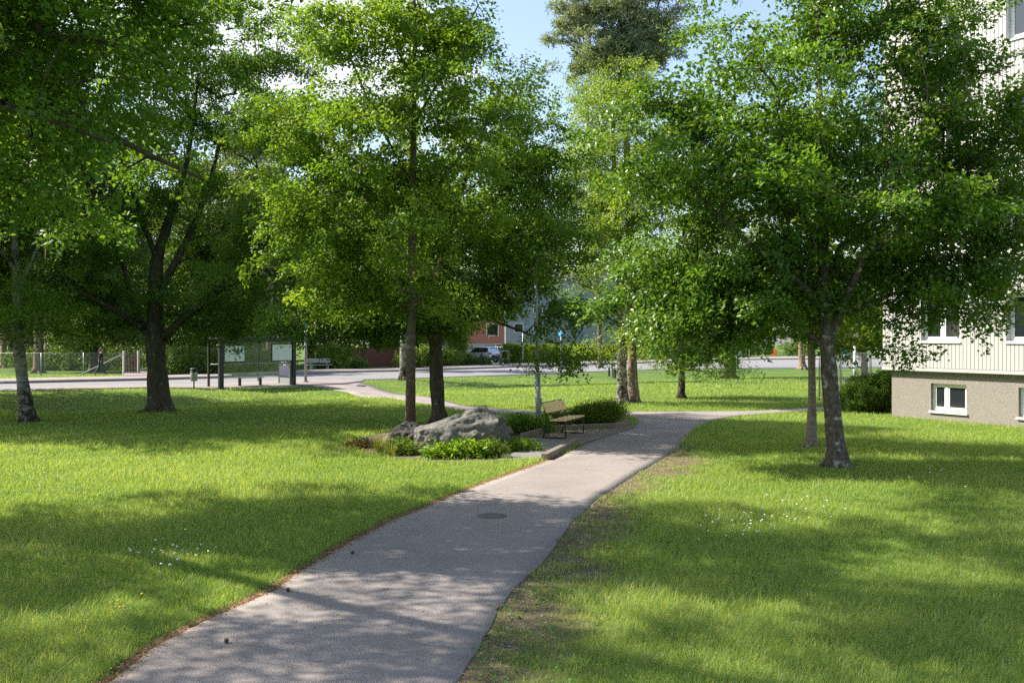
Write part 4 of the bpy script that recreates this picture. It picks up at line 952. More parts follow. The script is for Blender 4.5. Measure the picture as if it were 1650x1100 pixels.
# ------------------------------------------------------------------ kerb stones round the bed
def kerbstone(a, b, w, h, label, mat, sink=0.1):
    a, b = G(*a)[:2], G(*b)[:2]; u = b - a; ln = np.linalg.norm(u); u /= ln; n = np.array([-u[1], u[0]])
    root = None; mb = MB(); z = T(*((a + b) / 2))
    mb.obox((a[0], a[1], z), (u[0], u[1], 0), (n[0], n[1], 0), (0, 0, 1), 0.006, ln - 0.006, 0, w, -sink, h)
    o = mb.build('kerb_stone', mat, None, .014); return tag(o, label, 'kerb stone', 'kerb stones edging the planting bed')
kerbstone((883, 742), (903, 731.5), .15, .15, 'granite kerb stone nearest the camera beside the path', M['kerb'])
kerbstone((903, 731.5), (933, 716.5), .15, .15, 'granite kerb stone ending the gravel strip by the path', M['kerb'])
kerbstone((933, 715), (888, 711.2), .06, .05, 'flat grey edging between gravel strip and bench', M['kerb_grey'])
kerbstone((888, 711.2), (846, 708), .06, .05, 'flat grey edging running toward the boulder', M['kerb_grey'])
kerbstone((846, 707.5), (869, 701), .14, .15, 'tan kerb stone behind the near bench leg, left piece', M['kerb'])
kerbstone((869, 701), (893, 694.5), .14, .16, 'tan kerb stone behind the near bench leg, right piece', M['kerb'])
kerbstone((893, 694.5), (940, 692.6), .14, .15, 'long kerb stone under the far end of the bench', M['kerb'])
kerbstone((940, 692.6), (993, 690.4), .14, .15, 'long kerb stone in front of the round shrub', M['kerb'])
kerbstone((993, 690.4), (1016, 684.5), .14, .15, 'angled kerb stone at the grass tip by the path', M['kerb'])

# ------------------------------------------------------------------ bench
def park_bench():
    a = G(873, 707.5)[:2]; b = G(905.5, 698)[:2]; u = b - a; ln = np.linalg.norm(u); u /= ln; f = np.array([u[1], -u[0]])
    root = empty('park_bench', (a[0], a[1], T(*a) + .028), 'wooden slat park bench on a thin black metal frame facing the path', 'bench', math.atan2(f[1], f[0]))
    # local x = facing, local y = along the bench
    for y in (.06, ln - .06):
        mb = MB(); r = .016
        mb.tube([(0.0, y, .87), (.10, y, .62), (.20, y, .40), (.10, y, .19), (.0, y, .0 + r)], r, 6)
        mb.tube([(.0, y, r), (.62, y, r)], r, 6); mb.tube([(.62, y, r), (.60, y, .42)], r, 6); mb.tube([(.20, y, .40), (.60, y, .42)], r, 6)
        mb.build('side_frame', M['steel_dark'], root)
    mb = MB(); mb.tube([(-.005, .02, .885), (-.005, ln - .02, .885)], .014, 6); mb.build('top_rail', M['steel_dark'], root)
    d = np.array([-.40, 0, .916]); nrm = np.array([.916, 0, .40])
    for t0 in (.62, .755):
        mb = MB(); o = np.array([.10, 0, .62]) + d * (t0 - .62) * 1.0 + nrm * .018
        mb.obox(o, d, (0, 1, 0), nrm, 0, .122, 0, ln, 0, .03); mb.build('back_board', M['wood'], root, .006)
    for i in range(4):
        mb = MB(); x = .205 + i * .108; mb.box(x, x + .098, 0, ln, .432 + i * .004, .466 + i * .004); mb.build('seat_board', M['wood'], root, .006)
    mb = MB(); mb.tube([(.60, .06, .40), (.60, ln - .06, .40)], .01, 6); mb.tube([(.2, .06, .39), (.2, ln - .06, .39)], .01, 6); mb.build('cross_bar', M['steel_dark'], root)
park_bench()

# ------------------------------------------------------------------ street furniture
def lamp_post():
    p = G(868, 690); s = p[1] / F; top = (690 - 408) * s
    root = empty('street_lamp', p, 'slim grey green lamp post with flat hat shade behind the bench', 'street lamp')
    lean = -.09
    MB().tube([(0, 0, -.1), (lean * .33, 0, 1.55)], [.082, .075], 12).build('lower_post', M['pole_green'], root)
    MB().tube([(lean * .33, 0, 1.56), (lean, 0, top - .25)], [.048, .036], 12).build('upper_post', M['pole_green'], root)
    MB().lathe((lean, 0, top - .25), [(.05, 0), (.075, .03), (.075, .16), (.05, .2)], 14).build('lamp_body', M['steel_grey'], root)
    MB().lathe((lean, 0, top), [(.40, -.06), (.405, -.045), (.28, .02), (.10, .07), (.02, .085)], 24).build('lamp_shade', M['beige_wall'], root)
    MB().box(.055, .09, -.05, .05, .6, .85).build('door', M['pole_green'], root)
lamp_post()
p = G(793, 832.5)
o = MB().lathe((0, 0, 0), [(.215, -.02), (.215, .004), (.20, .007), (.185, .003), (.15, .003), (.145, .007), (.10, .007), (.095, .003), (.02, .003), (.0, .006)], 28).build('manhole_cover', M['iron'])
o.location = p + np.array([0, 0, .0165]); tag(o, 'small round rusty iron cover set in the footpath', 'manhole cover')
for (x, y), lab in (((568, 894), 'brown cone lying on the path below the left verge'), ((365, 1038), 'largest brown cone on the near part of the path'), ((803, 985), 'dark cone at the right edge of the path'), ((464, 955), 'tiny cone at the left edge of the path')):
    o = MB().lathe((0, 0, 0), [(.004, -.022), (.014, -.018), (.022, -.006), (.02, .008), (.012, .02), (.003, .026)], 9).build('pine_cone', M['cone'])
    o.location = G(x, y) + np.array([0, 0, .036]); o.rotation_euler = (1.2, .3, x); tag(o, lab, 'pine cone', 'fallen cones on the path')

# bus shelter
def shelter():
    A = G(356, 627); B = G(473.5, 621.5); u = (B - A)[:2]; ln = np.linalg.norm(u); u /= ln
    root = empty('bus_shelter', (A[0], A[1], T(A[0], A[1]) + .03), 'dark framed glass bus shelter seen from behind', 'bus shelter', math.atan2(u[1], u[0]))
    D = 1.15; H = 2.5        # local x = along the back, local y = toward the road
    dk = M['steel_dark']
    MB().box(-.13, .13, -.07, .07, -.2, H).build('post', dk, root, .01)
    MB().box(ln - .10, ln + .10, -.07, .07, -.2, H).build('post', dk, root, .01)
    MB().box(-.05, .05, D - .05, D + .05, -.2, H).build('post', dk, root, .01)
    MB().box(ln - .2, ln - .13, .10, .16, -.2, H).build('post', M['steel_grey'], root, .01)
    MB().box(-.25, ln + .25, -.15, D + .45, H, H + .09).box(-.25, ln + .25, -.152, -.10, H - .16, H - .001).box(-.25, ln + .25, D + .40, D + .452, H - .16, H - .001).build('roof', dk, root, .01)
    MB().tube([(-.55, .02, 1.23), (ln - .02, .02, 1.23)], .03, 8).build('hand_rail', M['steel_grey'], root)
    g = MB(); g.box(.12, ln * .5 - .02, .05, .058, .45, H - .02); g.box(ln * .5 + .02, ln - .10, .05, .058, .45, H - .02); g.build('glass_wall', M['glass'], root)
    MB().box(ln * .5 - .018, ln * .5 + .018, .04, .07, .3, H).build('mullion', dk, root)
    for x0, x1, z0, z1 in ((.22, 1.36, 1.36, 2.14), (ln - 1.36, ln - .14, 1.36, 2.20)):
        f = MB().box(x0 - .05, x1 + .05, .012, .048, z0 - .06, z1 + .05).build('display_case', dk, root)
        MB().box(x0, x1, -.006, .010, z0, z1).build('panel', M['panel'], f)
    # advert wall at the far end
    fr = MB(); fr.box(ln - .03, ln + .03, .20, .26, -.05, 2.3).box(ln - .03, ln + .03, D + .16, D + .22, -.05, 2.3).box(ln - .028, ln + .028, .262, D + .158, 1.86, 1.94).box(ln - .028, ln + .028, .262, D + .158, .42, .48)
    ad = fr.build('advert_wall', dk, root)
    p = MB().box(ln - .024, ln + .024, .263, D + .157, .482, 1.858).build('poster', M['poster'], ad)
    MB().box(ln - .012, ln + .012, .262, D + .158, .02, .418).build('lower_pane', M['glass_frost'], ad)
    def text(s, size, z):
        cu = bpy.data.curves.new('lettering', 'FONT'); cu.body = s; cu.size = size; cu.align_x = 'CENTER'; cu.extrude = .002
        tmp = bpy.data.objects.new('tmp', cu); COL.objects.link(tmp)
        dg = bpy.context.evaluated_depsgraph_get(); me = bpy.data.meshes.new_from_object(tmp.evaluated_get(dg)); bpy.data.objects.remove(tmp)
        me.materials.clear(); me.materials.append(M['white'])
        t = link('lettering', me, ad); t.location = (ln - .028, .26 + (D - .1) / 2, z); t.rotation_euler = (math.pi / 2, 0, -math.pi / 2)
    text('2995', .34, 1.22); text('299:-', .15, 1.03)
    st = MB(); st.box(1.35, 2.95, .55, .95, .46, .50)
    s = st.build('seat', M['steel_grey'], root, .008)
    for x in (1.5, 2.75): MB().box(x, x + .12, .68, .80, -.1, .459).build('leg', dk, root, .006)
    MB().box(1.25, 1.28, .95, .98, .52, .66).box(1.25, 2.3, .95, .98, .62, .661).build('arm_rest', dk, root)
shelter()
def bin_():
    p = G(312.5, 626.5); root = empty('litter_bin', p, 'grey litter bin with dark lid on a single post near the shelter', 'litter bin', .75)
    MB().tube([(0, 0, -.1), (0, 0, .5)], .035, 10).build('post', M['steel_dark'], root)
    MB().lathe((0, 0, .40), [(.15, 0), (.165, .02), (.185, .44), (.18, .45)], 18).build('basket', M['steel_grey'], root)
    MB().lathe((0, 0, .855), [(.19, 0), (.195, .03), (.19, .06)], 18).lathe((0, 0, .98), [(.20, 0), (.205, .02), (.16, .06), (.03, .08)], 18).box(-.18, -.15, -.02, .02, .9, .99).box(.15, .18, -.02, .02, .9, .99).build('lid', M['steel_dark'], root)
bin_()
p = G(492.5, 616.5)
root = empty('bus_stop_pole', p, 'plain pale steel pole on the pavement right of the shelter', 'pole')
MB().tube([(0, 0, .05), (0, 0, 3.4)], .075, 12).build('pole', M['steel_grey'], root)
MB().lathe((0, 0, .0), [(.16, .02), (.16, .09), (.08, .12)], 12).build('foot', M['iron'], root)
MB().box(-.03, .03, -.42, .42, 2.95, 3.4).build('stop_sign', M['blue'], root, .01)

p = G(988, 609)
root = empty('cable_cabinet', p, 'small grey utility post on the lawn beside the twin trunks', 'utility post')
MB().box(-.12, .12, -.12, .12, -.1, .62).build('body', M['steel_grey'], root, .015); MB().box(.125, .20, -.1, .1, -.1, .64).build('side_panel', M['steel_dark'], root, .01); MB().box(-.13, .13, -.13, .13, .621, .65).build('cap', M['steel_grey'], root, .01)
p = G(981.5, 606)
root = empty('marker_post', p, 'thin dark marker post left of the grey utility post', 'marker post')
MB().box(-.06, .06, -.05, .05, -.1, .60).build('stake', M['steel_dark'], root, .01); MB().box(-.065, .065, -.055, .055, .601, .63).build('cap', M['black'], root)

# metal barrier fence by the corner
def barrier(name, label, a, b, h, group):
    a, b = np.asarray(a), np.asarray(b); u = (b - a)[:2]; ln = np.linalg.norm(u)
    root = empty(name, a, label, 'fence', math.atan2(u[1], u[0]), group)
    r = .022
    fr = MB(); c = .12
    fr.tube([(0, 0, -.05), (0, 0, h - c), (.03, 0, h - .035), (c, 0, h), (ln - c, 0, h), (ln - .03, 0, h - .035), (ln, 0, h - c), (ln, 0, -.05)], r, 8); fr.tube([(0, 0, .15), (ln, 0, .15)], r * .8, 8)
    fr.build('frame', M['steel_grey'], root)
    w = MB(); n = int(ln / .10)
    for i in range(1, n): w.tube([(ln * i / n, 0, .15), (ln * i / n, 0, h)], .005, 4, False)
    for k in range(1, 7): w.tube([(0, .008, .15 + k * (h - .15) / 7), (ln, .008, .15 + k * (h - .15) / 7)], .004, 4, False)
    w.build('wire_mesh', M['steel_grey'], root)
def at_y(px, Yd): x = (px - 825) / F * Yd; return np.array([x, Yd, T(x, Yd)])
barrier('metal_barrier', 'galvanised wire mesh barrier with rounded corner behind the yew bush', at_y(1356, 44.5), at_y(1402, 47.5), 1.75, 'wire mesh barriers at the building corner')
barrier('metal_barrier', 'wire mesh barrier panel between the thin maple and the lichened trunk', at_y(1320, 40), at_y(1354, 44), 1.75, 'wire mesh barriers at the building corner')
barrier('metal_barrier', 'wire mesh barrier panel ending at the building corner', at_y(1404, 48), at_y(1440, 47), 1.78, 'wire mesh barriers at the building corner')
p = at_y(1377, 50)
root = empty('white_pole', p, 'pale pole standing behind the mesh barrier', 'pole'); MB().tube([(0, 0, -.1), (0, 0, 2.0)], .07, 10).build('post', M['white'], root); MB().lathe((0, 0, 2.0), [(.075, 0), (.08, .02), (.03, .06)], 10).build('cap', M['steel_grey'], root)

# chain link fence, gate posts
def chain_fence():
    a = G(-30, 607.5); b = G(190, 605); a[1] += 2.0; b[1] += 1.2
    a[2] = T(a[0], a[1]); b[2] = T(b[0], b[1]); u = (b - a)[:2]; ln = np.linalg.norm(u)
    root = empty('chain_link_fence', a, 'grey chain link fence on the grass behind the walking person', 'fence', math.atan2(u[1], u[0]))
    h = 1.45; n = int(ln / 2.55)
    for i in range(n + 1): MB().tube([(ln * i / n, 0, -.2), (ln * i / n, 0, h + .05)], .035, 8).build('post', M['steel_grey'], root)
    w = MB(); st = .11
    V, Fc = w.v, w.f
    for sgn in (1, -1):
        k = -h
        while k < ln:
            x0, x1 = k, k + h; z0, z1 = (0, h) if sgn > 0 else (h, 0)
            if x0 < 0: t = -x0 / h; z0 = z0 + (z1 - z0) * t; x0 = 0
            if x1 > ln: t = (ln - x0) / (x1 - x0); z1 = z0 + (z1 - z0) * t; x1 = ln
            y = .004 * sgn
            w.add([(x0 - .005, y, z0 + .05), (x0 + .005, y, z0 + .05), (x1 + .005, y, z1 + .05), (x1 - .005, y, z1 + .05)], [(0, 1, 2, 3)])
            k += st
    w.tube([(0, 0, h + .03), (ln, 0, h + .03)], .008, 5); w.build('wire_mesh', M['steel_grey'], root)
    c = G(190, 605.5); c[1] += 1.0
    r2 = empty('fence_gate', c, 'open wooden slat gate between two pale posts with a diagonal brace', 'gate', .9)
    for x in (0, 1.05): MB().box(x - .07, x + .07, -.07, .07, -.2, 1.62).build('gate_post', M['beige_wall'], r2, .01)
    s = MB()
    for i in range(8): s.box(.10 + i * .11, .17 + i * .11, -.02, .02, .1, 1.4)
    s.build('slat', M['bark_far'], r2)
    w0 = (G(134, 607)); r2m = Matrix.Rotation(-.9, 3, 'Z') @ (Vector(w0) - Vector(c))
    MB().tube([(.0, -.08, 1.45), (r2m.x, r2m.y + .5, .1)], .035, 8).build('brace', M['beige_wall'], r2)
    d0 = G(215, 601); d1 = G(246, 598.5)
    u = (d1 - d0)[:2]; ln = np.linalg.norm(u)
    r3 = empty('wire_fence', d0, 'low wire fence beyond the driveway behind the big oak', 'fence', math.atan2(u[1], u[0]))
    for i in range(4): MB().tube([(ln * i / 3, 0, -.1), (ln * i / 3, 0, 1.55)], .03, 6).build('post', M['steel_dark'], r3)
    w = MB()
    for k in range(5): w.tube([(0, 0, .3 + k * .3), (ln, 0, .3 + k * .3)], .008, 4)
    w.build('wire', M['steel_grey'], r3)
chain_fence()

def board_fence():
    a = G(505, 596); b = G(668, 592.5); a[1] += 1.5; b[1] += 1.5; a[2] = T(a[0], a[1]); b[2] = T(b[0], b[1])
    u = (b - a)[:2]; ln = np.linalg.norm(u); root = empty('board_fence', a, 'red brown vertical board fence in the shade across the road', 'fence', math.atan2(u[1], u[0]))
    m = MB(); i = 0; x = 0
    while x < ln: m.box(x, x + .13, -.012, .012, .05, 1.75 + .015 * math.sin(i * 3.1)); x += .145; i += 1
    m.build('boards', M['red_fence'], root)
    for k in range(int(ln / 2.5) + 1): MB().box(k * 2.5 - .05, k * 2.5 + .05, .015, .11, -.2, 1.7).build('post', M['red_fence'], root)
    MB().box(0, ln, .0125, .045, .4, .5).box(0, ln, .0125, .045, 1.3, 1.4).build('rail', M['red_fence'], root)
board_fence()

# roadside bench, lamp bollard, signs
p = G(497, 597.5)
root = empty('roadside_bench', p, 'grey roadside bench on the grass right of the bus stop pole', 'bench', .5)
MB().box(0, 1.9, 0, .4, .42, .47).build('seat', M['steel_grey'], root, .008); MB().box(0, 1.9, .42, .46, .6, .95).build('backrest', M['steel_grey'], root, .008)
for x in (.25, 1.55): MB().box(x, x + .08, .05, .38, -.1, .419).box(x, x + .08, .38, .419, -.1, .9).build('leg', M['steel_grey'], root)
p = G(734, 591)
root = empty('lamp_bollard', p, 'short white lamp bollard left of the silver car', 'lamp bollard')
MB().tube([(0, 0, -.1), (0, 0, .95)], .075, 12).build('post', M['white'], root); MB().lathe((0, 0, .95), [(.13, 0), (.14, .02), (.14, .20), (.10, .25), (.02, .27)], 14).build('lamp_head', M['white'], root)
p = G(776, 591)
root = empty('charging_post', p, 'slim dark post in front of the silver car', 'post'); MB().box(-.09, .09, -.06, .06, -.1, 1.25).build('body', M['steel_dark'], root, .02); MB().box(-.07, .07, -.075, -.061, .85, 1.1).build('panel', M['black'], root)
p = G(806, 590.2)
root = empty('hoop_barrier', p, 'grey hoop rail at the car park entrance right of the silver car', 'hoop rail', .2)
MB().tube([(0, 0, -.1), (0, 0, 1.35), (.05, 0, 1.42), (.75, 0, 1.42), (.8, 0, 1.35), (.8, 0, -.1)], .045, 8).build('hoop', M['steel_grey'], root); MB().tube([(.0, 0, .7), (.8, 0, .7)], .03, 8).build('cross_bar', M['steel_grey'], root)
p = G(842.5, 588.3)
root = empty('grey_pole', p, 'thin grey pole in front of the hedge left of the lamp post', 'pole'); MB().tube([(0, 0, -.1), (0, 0, 3.1)], .06, 8).build('pole', M['steel_grey'], root); MB().lathe((0, 0, 3.1), [(.065, 0), (.07, .02), (.02, .05)], 8).build('cap', M['steel_grey'], root)

def sign(px, py, Yd, r, rz, label, h=None, shape='disc'):
    x = (px - 825) / F * Yd; g0 = T(x, Yd); z = HC - (py - 538) / F * Yd - g0
    root = empty('road_sign', (x, Yd, g0), label, 'road sign', rz)
    MB().tube([(0, .05, -.1), (0, .05, z + r)], .04, 8).build('post', M['steel_grey'], root)
    c = MB(); n = 28
    pts = [(r * math.cos(2 * math.pi * i / n), r * math.sin(2 * math.pi * i / n)) for i in range(n)] if shape == 'disc' else [(-r, -r), (r, -r), (r, r), (-r, r)]
    n = len(pts)
    c.add([(a, y, z + b) for y in (-.01, .01) for a, b in pts], [tuple(range(n)), tuple(range(n, 2 * n))[::-1]] + [(i, n + i, n + (i + 1) % n, (i + 1) % n) for i in range(n)])
    f = c.build('sign_face', M['blue'], root)
    # white arrow pointing down to the left
    q = r * .9; arrow = [(.45, .55), (.60, .40), (-.10, -.26), (.16, -.50), (-.52, -.52), (-.52, .16), (-.26, -.10)]
    MB().add([(a * q, -.0135, z + b * q) for a, b in arrow] + [(a * q, -.011, z + b * q) for a, b in arrow], [tuple(range(7)), tuple(range(7, 14))[::-1]] + [(i, 7 + i, 7 + (i + 1) % 7, (i + 1) % 7) for i in range(7)]).build('arrow', M['white'], f)
sign(903, 535, 76, .33, -1.0, 'round blue road sign with white arrow among the oak leaves right of the lamp post')
sign(1207, 545, 105, .45, -.5, 'square blue road sign across the junction left of the orange marker', shape='square')
sign(1362, 569, 108, .42, -.6, 'round blue road sign low behind the wire mesh barrier')
p = G(1247, 577.5)
root = empty('orange_marker', p, 'orange roadside marker on a short post across the junction', 'marker', -.3)
MB().box(-.07, .07, -.04, .04, -.1, .4).build('post', M['white'], root); MB().box(-.42, .42, -.05, .05, .401, 1.2).build('board', M['orange'], root, .08); MB().box(-.2, .2, -.04, .04, 1.2, 1.42).build('lamp', M['orange'], root, .05)
p = G(1216, 577); p[1] += 12
root = empty('utility_box', p, 'pale yellow box shaped cabinet behind the square blue sign', 'cabinet')
MB().box(-.8, .8, -.5, .5, -.8, 2.6).build('body', M['cream'], root, .03); MB().box(-.85, .85, -.55, .55, 2.601, 2.75).build('roof', M['roof_dark'], root); MB().box(-.5, .3, -.52, -.501, .3, 2.1).build('door', M['panel'], root)

# ------------------------------------------------------------------ cars
def car(name, label, loc, rz, paint, plate=True):
    root = empty(name, loc, label, 'car', rz, 'cars in the small car park')
    # local x = forward; stations: x, sill z, belt z, roof z, half width sill/belt, half width roof
    st = [(-2.20, .55, .80, .82, .70, .60), (-2.16, .36, .98, 1.00, .84, .70), (-2.02, .30, 1.05, 1.30, .90, .60), (-1.75, .28, 1.04, 1.58, .91, .60), (-1.2, .26, 1.02, 1.65, .92, .62), (-.4, .25, 1.0, 1.67, .92, .63),
          (.25, .25, .98, 1.62, .92, .62), (.75, .25, .97, 1.34, .92, .64), (1.15, .25, .98, 1.06, .91, .70), (1.6, .26, .93, .99, .90, .74), (2.0, .32, .82, .88, .84, .70), (2.18, .42, .66, .70, .70, .55)]
    vs = []; fs = []; k = 12
    for x, s, b, r, w, wr in st:
        half = [(w * .85, s), (w * .98, s + .10), (w, (s + b) / 2), (w * .97, b), (wr + .03, r - .05), (wr * .8, r)]
        ring = [(x, y, z) for y, z in half] + [(x, -y, z) for y, z in half[::-1]]
        vs += ring
    for i in range(len(st) - 1):
        for j in range(k): fs.append((i * k + j, i * k + (j + 1) % k, (i + 1) * k + (j + 1) % k, (i + 1) * k + j))
    fs += [tuple(range(k)), tuple((len(st) - 1) * k + j for j in range(k))[::-1]]
    bm_ = MB().add(vs, fs, True); body = bm_.build('body', paint, root)
    def side(i, s, t):      # point on the glass side between belt and roof, station i
        x, sl, b, r, w, wr = st[i]; y0, z0 = w * .97, b + .03; y1, z1 = wr + .03, r - .06
        return (x, s * (y0 + (y1 - y0) * t + .008), z0 + (z1 - z0) * t)
    for s in (1, -1):
        for i0, i1 in ((3, 4), (4, 5), (5, 7)):
            m = MB()
            for i in range(i0, i1):
                a, b, c, d = side(i, s, .06), side(i + 1, s, .06), side(i + 1, s, .92), side(i, s, .92)
                if i == 6: c = (.55, c[1] + s * .01, 1.36)
                m.add([a, b, c, d], [(0, 1, 2, 3)])
            m.build('side_window', M['dark_glass'], root)
        MB().box(-.95 if s > 0 else -.95, 1.0, s * .925 if s < 0 else .905, s * .905 if s < 0 else .925, .22, .36).build('sill_trim', M['black'], root)
        MB().box(.62, .85, *(sorted((s * .93, s * 1.08))), .98, 1.12).build('wing_mirror', paint, root, .03)
        MB().box(-2.19, -2.0, *(sorted((s * .60, s * .90))), .86, 1.06).build('tail_light', M['tail'], root, .03)
        MB().box(1.90, 2.10, *(sorted((s * .50, s * .80))), .68, .80).build('headlight', M['white'], root, .03)
        for x in (-1.32, 1.32):
            w = MB(); prof = [(.20, -.11), (.335, -.115), (.35, -.09), (.35, .09), (.335, .115), (.20, .11)]
            v = []; n = 20
            for r, h in prof: v += [(x + r * math.cos(2 * math.pi * j / n), s * .83 + h, .35 + r * math.sin(2 * math.pi * j / n)) for j in range(n)]
            f = [(i * n + j, i * n + (j + 1) % n, (i + 1) * n + (j + 1) % n, (i + 1) * n + j) for i in range(5) for j in range(n)]
            wh = w.add(v, f, True).build('wheel', M['tyre'], root)
            rm = MB()
            for q in range(5):
                a = q * 2 * math.pi / 5; rm.obox((x, s * .935, .35), (math.cos(a), 0, math.sin(a)), (0, 1, 0), (-math.sin(a), 0, math.cos(a)), .03, .22, -.012, .012, -.03, .03)
            rm.tube([(x, s * .90, .35), (x, s * .948, .35)], .06, 10)
            vv = [(x + r * math.cos(2 * math.pi * j / n), s * .94, .35 + r * math.sin(2 * math.pi * j / n)) for r in (.21, .245) for j in range(n)]
            rm.add(vv, [(j, (j + 1) % n, n + (j + 1) % n, n + j) for j in range(n)]); rm.build('rim', M['rim'], wh)
    MB().add([(-2.06, .52, 1.10), (-2.06, -.52, 1.10), (-1.80, -.50, 1.54), (-1.80, .50, 1.54)], [(0, 1, 2, 3)]).add([(-2.075, .52, 1.08), (-2.075, -.52, 1.08), (-1.82, -.50, 1.55), (-1.82, .50, 1.55)], [(0, 1, 2, 3)]).build('rear_window', M['dark_glass'], root)
    MB().add([(1.10, .66, 1.05), (1.10, -.66, 1.05), (.30, -.58, 1.60), (.30, .58, 1.60)], [(0, 1, 2, 3)]).add([(1.12, .66, 1.06), (1.12, -.66, 1.06), (.32, -.58, 1.61), (.32, .58, 1.61)], [(0, 3, 2, 1)]).build('windscreen', M['dark_glass'], root)
    MB().box(-2.24, -2.02, -.80, .80, .34, .56).build('rear_bumper', M['black'] if plate else paint, root, .04)
    if plate: MB().box(-2.215, -2.18, -.26, .26, .70, .86).build('number_plate', M['yellow'], root)
    MB().tube([(-1.7, .56, 1.66), (-1.5, .57, 1.70), (.0, .57, 1.72), (.2, .56, 1.68)], .018, 6).tube([(-1.7, -.56, 1.66), (-1.5, -.57, 1.70), (.0, -.57, 1.72), (.2, -.56, 1.68)], .018, 6).build('roof_rail', M['black'], root)
    return root
p = at_y(775, 103); z = HC - (586.3 - 538) / F * 103
car('parked_car', 'silver crossover parked with its yellow plated tail toward the road', (p[0], p[1], T(p[0], p[1]) + .17), math.radians(137), M['car_silver'])
p = at_y(806, 108)
car('parked_car', 'white car mostly hidden behind the silver crossover', (p[0], p[1], T(p[0], p[1]) + .17), math.radians(120), M['car_white'], False)

# ------------------------------------------------------------------ person
def person():
    p = G(162, 608.5); x, y = p[0], p[1]
    root = empty('person', (x, y, T(x, y) + .155), 'person in black top and dark leggings with a ponytail walking along the far pavement', 'person', math.radians(22))
    def skin(name, nodes, edges, mat, sub=2):
        me = bpy.data.meshes.new(name); me.from_pydata([n[:3] for n in nodes], edges, []); me.materials.append(mat)
        o = link(name, me, root); o.modifiers.new('Skin', 'SKIN')
        if not me.skin_vertices: me.skin_vertices.new()
        for i, n in enumerate(nodes):
            r = n[3] if isinstance(n[3], tuple) else (n[3], n[3]); me.skin_vertices[0].data[i].radius = r; me.skin_vertices[0].data[i].use_root = (i == 0)
        m = o.modifiers.new('Subdivision', 'SUBSURF'); m.levels = sub; m.render_levels = sub
        dg = bpy.context.evaluated_depsgraph_get(); me2 = bpy.data.meshes.new_from_object(o.evaluated_get(dg)); o.modifiers.clear(); o.data = me2
        me2.polygons.foreach_set('use_smooth', np.ones(len(me2.polygons), bool)); return o
    # local x = walking direction, y = left
    spine = [(0, 0, .93, (.11, .15)), (.01, 0, 1.08, (.095, .13)), (.02, 0, 1.25, (.10, .145)), (.02, 0, 1.36, (.085, .13)), (.03, 0, 1.43, .05), (.06, 0, 1.50, .055), (.075, 0, 1.57, (.085, .07)), (.08, 0, 1.64, (.075, .065)),
             (.13, 0, 1.545, .035), (.155, 0, 1.555, .018)]
    se = [(0, 1), (1, 2), (2, 3), (3, 4), (4, 5), (5, 6), (6, 7), (6, 8), (8, 9)]
    legs = [(-.02, .09, .90, .088), (-.07, .09, .55, .058), (-.27, .085, .20, .045), (-.36, .085, .10, .036), (-.28, .085, .03, .036),
            (.02, -.09, .90, .088), (.15, -.09, .52, .058), (.27, -.085, .14, .042), (.31, -.085, .06, .036), (.44, -.085, .055, .034)]
    le = [(0, 10), (10, 11), (11, 12), (12, 13), (13, 14), (0, 15), (15, 16), (16, 17), (17, 18), (18, 19)]
    arms = [(.02, .18, 1.36, .052), (.07, .21, 1.13, .042), (.17, .21, .93, .032), (.21, .20, .86, .028), (.235, .19, .80, .018),
            (.02, -.18, 1.36, .052), (-.06, -.21, 1.12, .042), (.00, -.215, .91, .032), (.02, -.21, .84, .028), (.035, -.20, .78, .018)]
    ae = [(3, 20), (20, 21), (21, 22), (22, 23), (23, 24), (3, 25), (25, 26), (26, 27), (27, 28), (28, 29)]
    skin('body', spine + legs + arms, se + le + ae, M['skin'])
    g = lambda n, k: (n[0], n[1], n[2], (n[3][0] + k, n[3][1] + k) if isinstance(n[3], tuple) else n[3] + k)
    top = [g(n, .02) for n in ((0, 0, .90, (.105, .15)),) + tuple(spine[1:4])] + [(.025, 0, 1.41, .055)]
    sl = [g(n, .016) for n in arms[0:3]] + [g(n, .016) for n in arms[5:8]]
    skin('sweater', top + sl, [(0, 1), (1, 2), (2, 3), (3, 4), (3, 5), (5, 6), (6, 7), (3, 8), (8, 9), (9, 10)], M['sweater'])
    lg = [(0, 0, .96, (.115, .15))] + [g(n, .014) for n in legs[0:4]] + [g(n, .014) for n in legs[5:9]]
    skin('leggings', lg, [(0, 1), (1, 2), (2, 3), (3, 4), (0, 5), (5, 6), (6, 7), (7, 8)], M['legging'])
    skin('shoe', [(-.37, .085, .10, .05), (-.33, .085, .045, .045), (-.24, .085, .03, .038)], [(0, 1), (1, 2)], M['shoe'])
    skin('shoe', [(.30, -.085, .055, .05), (.38, -.085, .055, .045), (.47, -.085, .08, .036)], [(0, 1), (1, 2)], M['shoe'])
    skin('hair', [(.055, 0, 1.63, (.085, .08)), (.0, 0, 1.60, .06), (-.06, 0, 1.56, .04), (-.10, 0, 1.46, .045), (-.12, 0, 1.36, .025), (.09, 0, 1.70, (.05, .06))], [(0, 1), (1, 2), (2, 3), (3, 4), (0, 5)], M['hair'])
person()

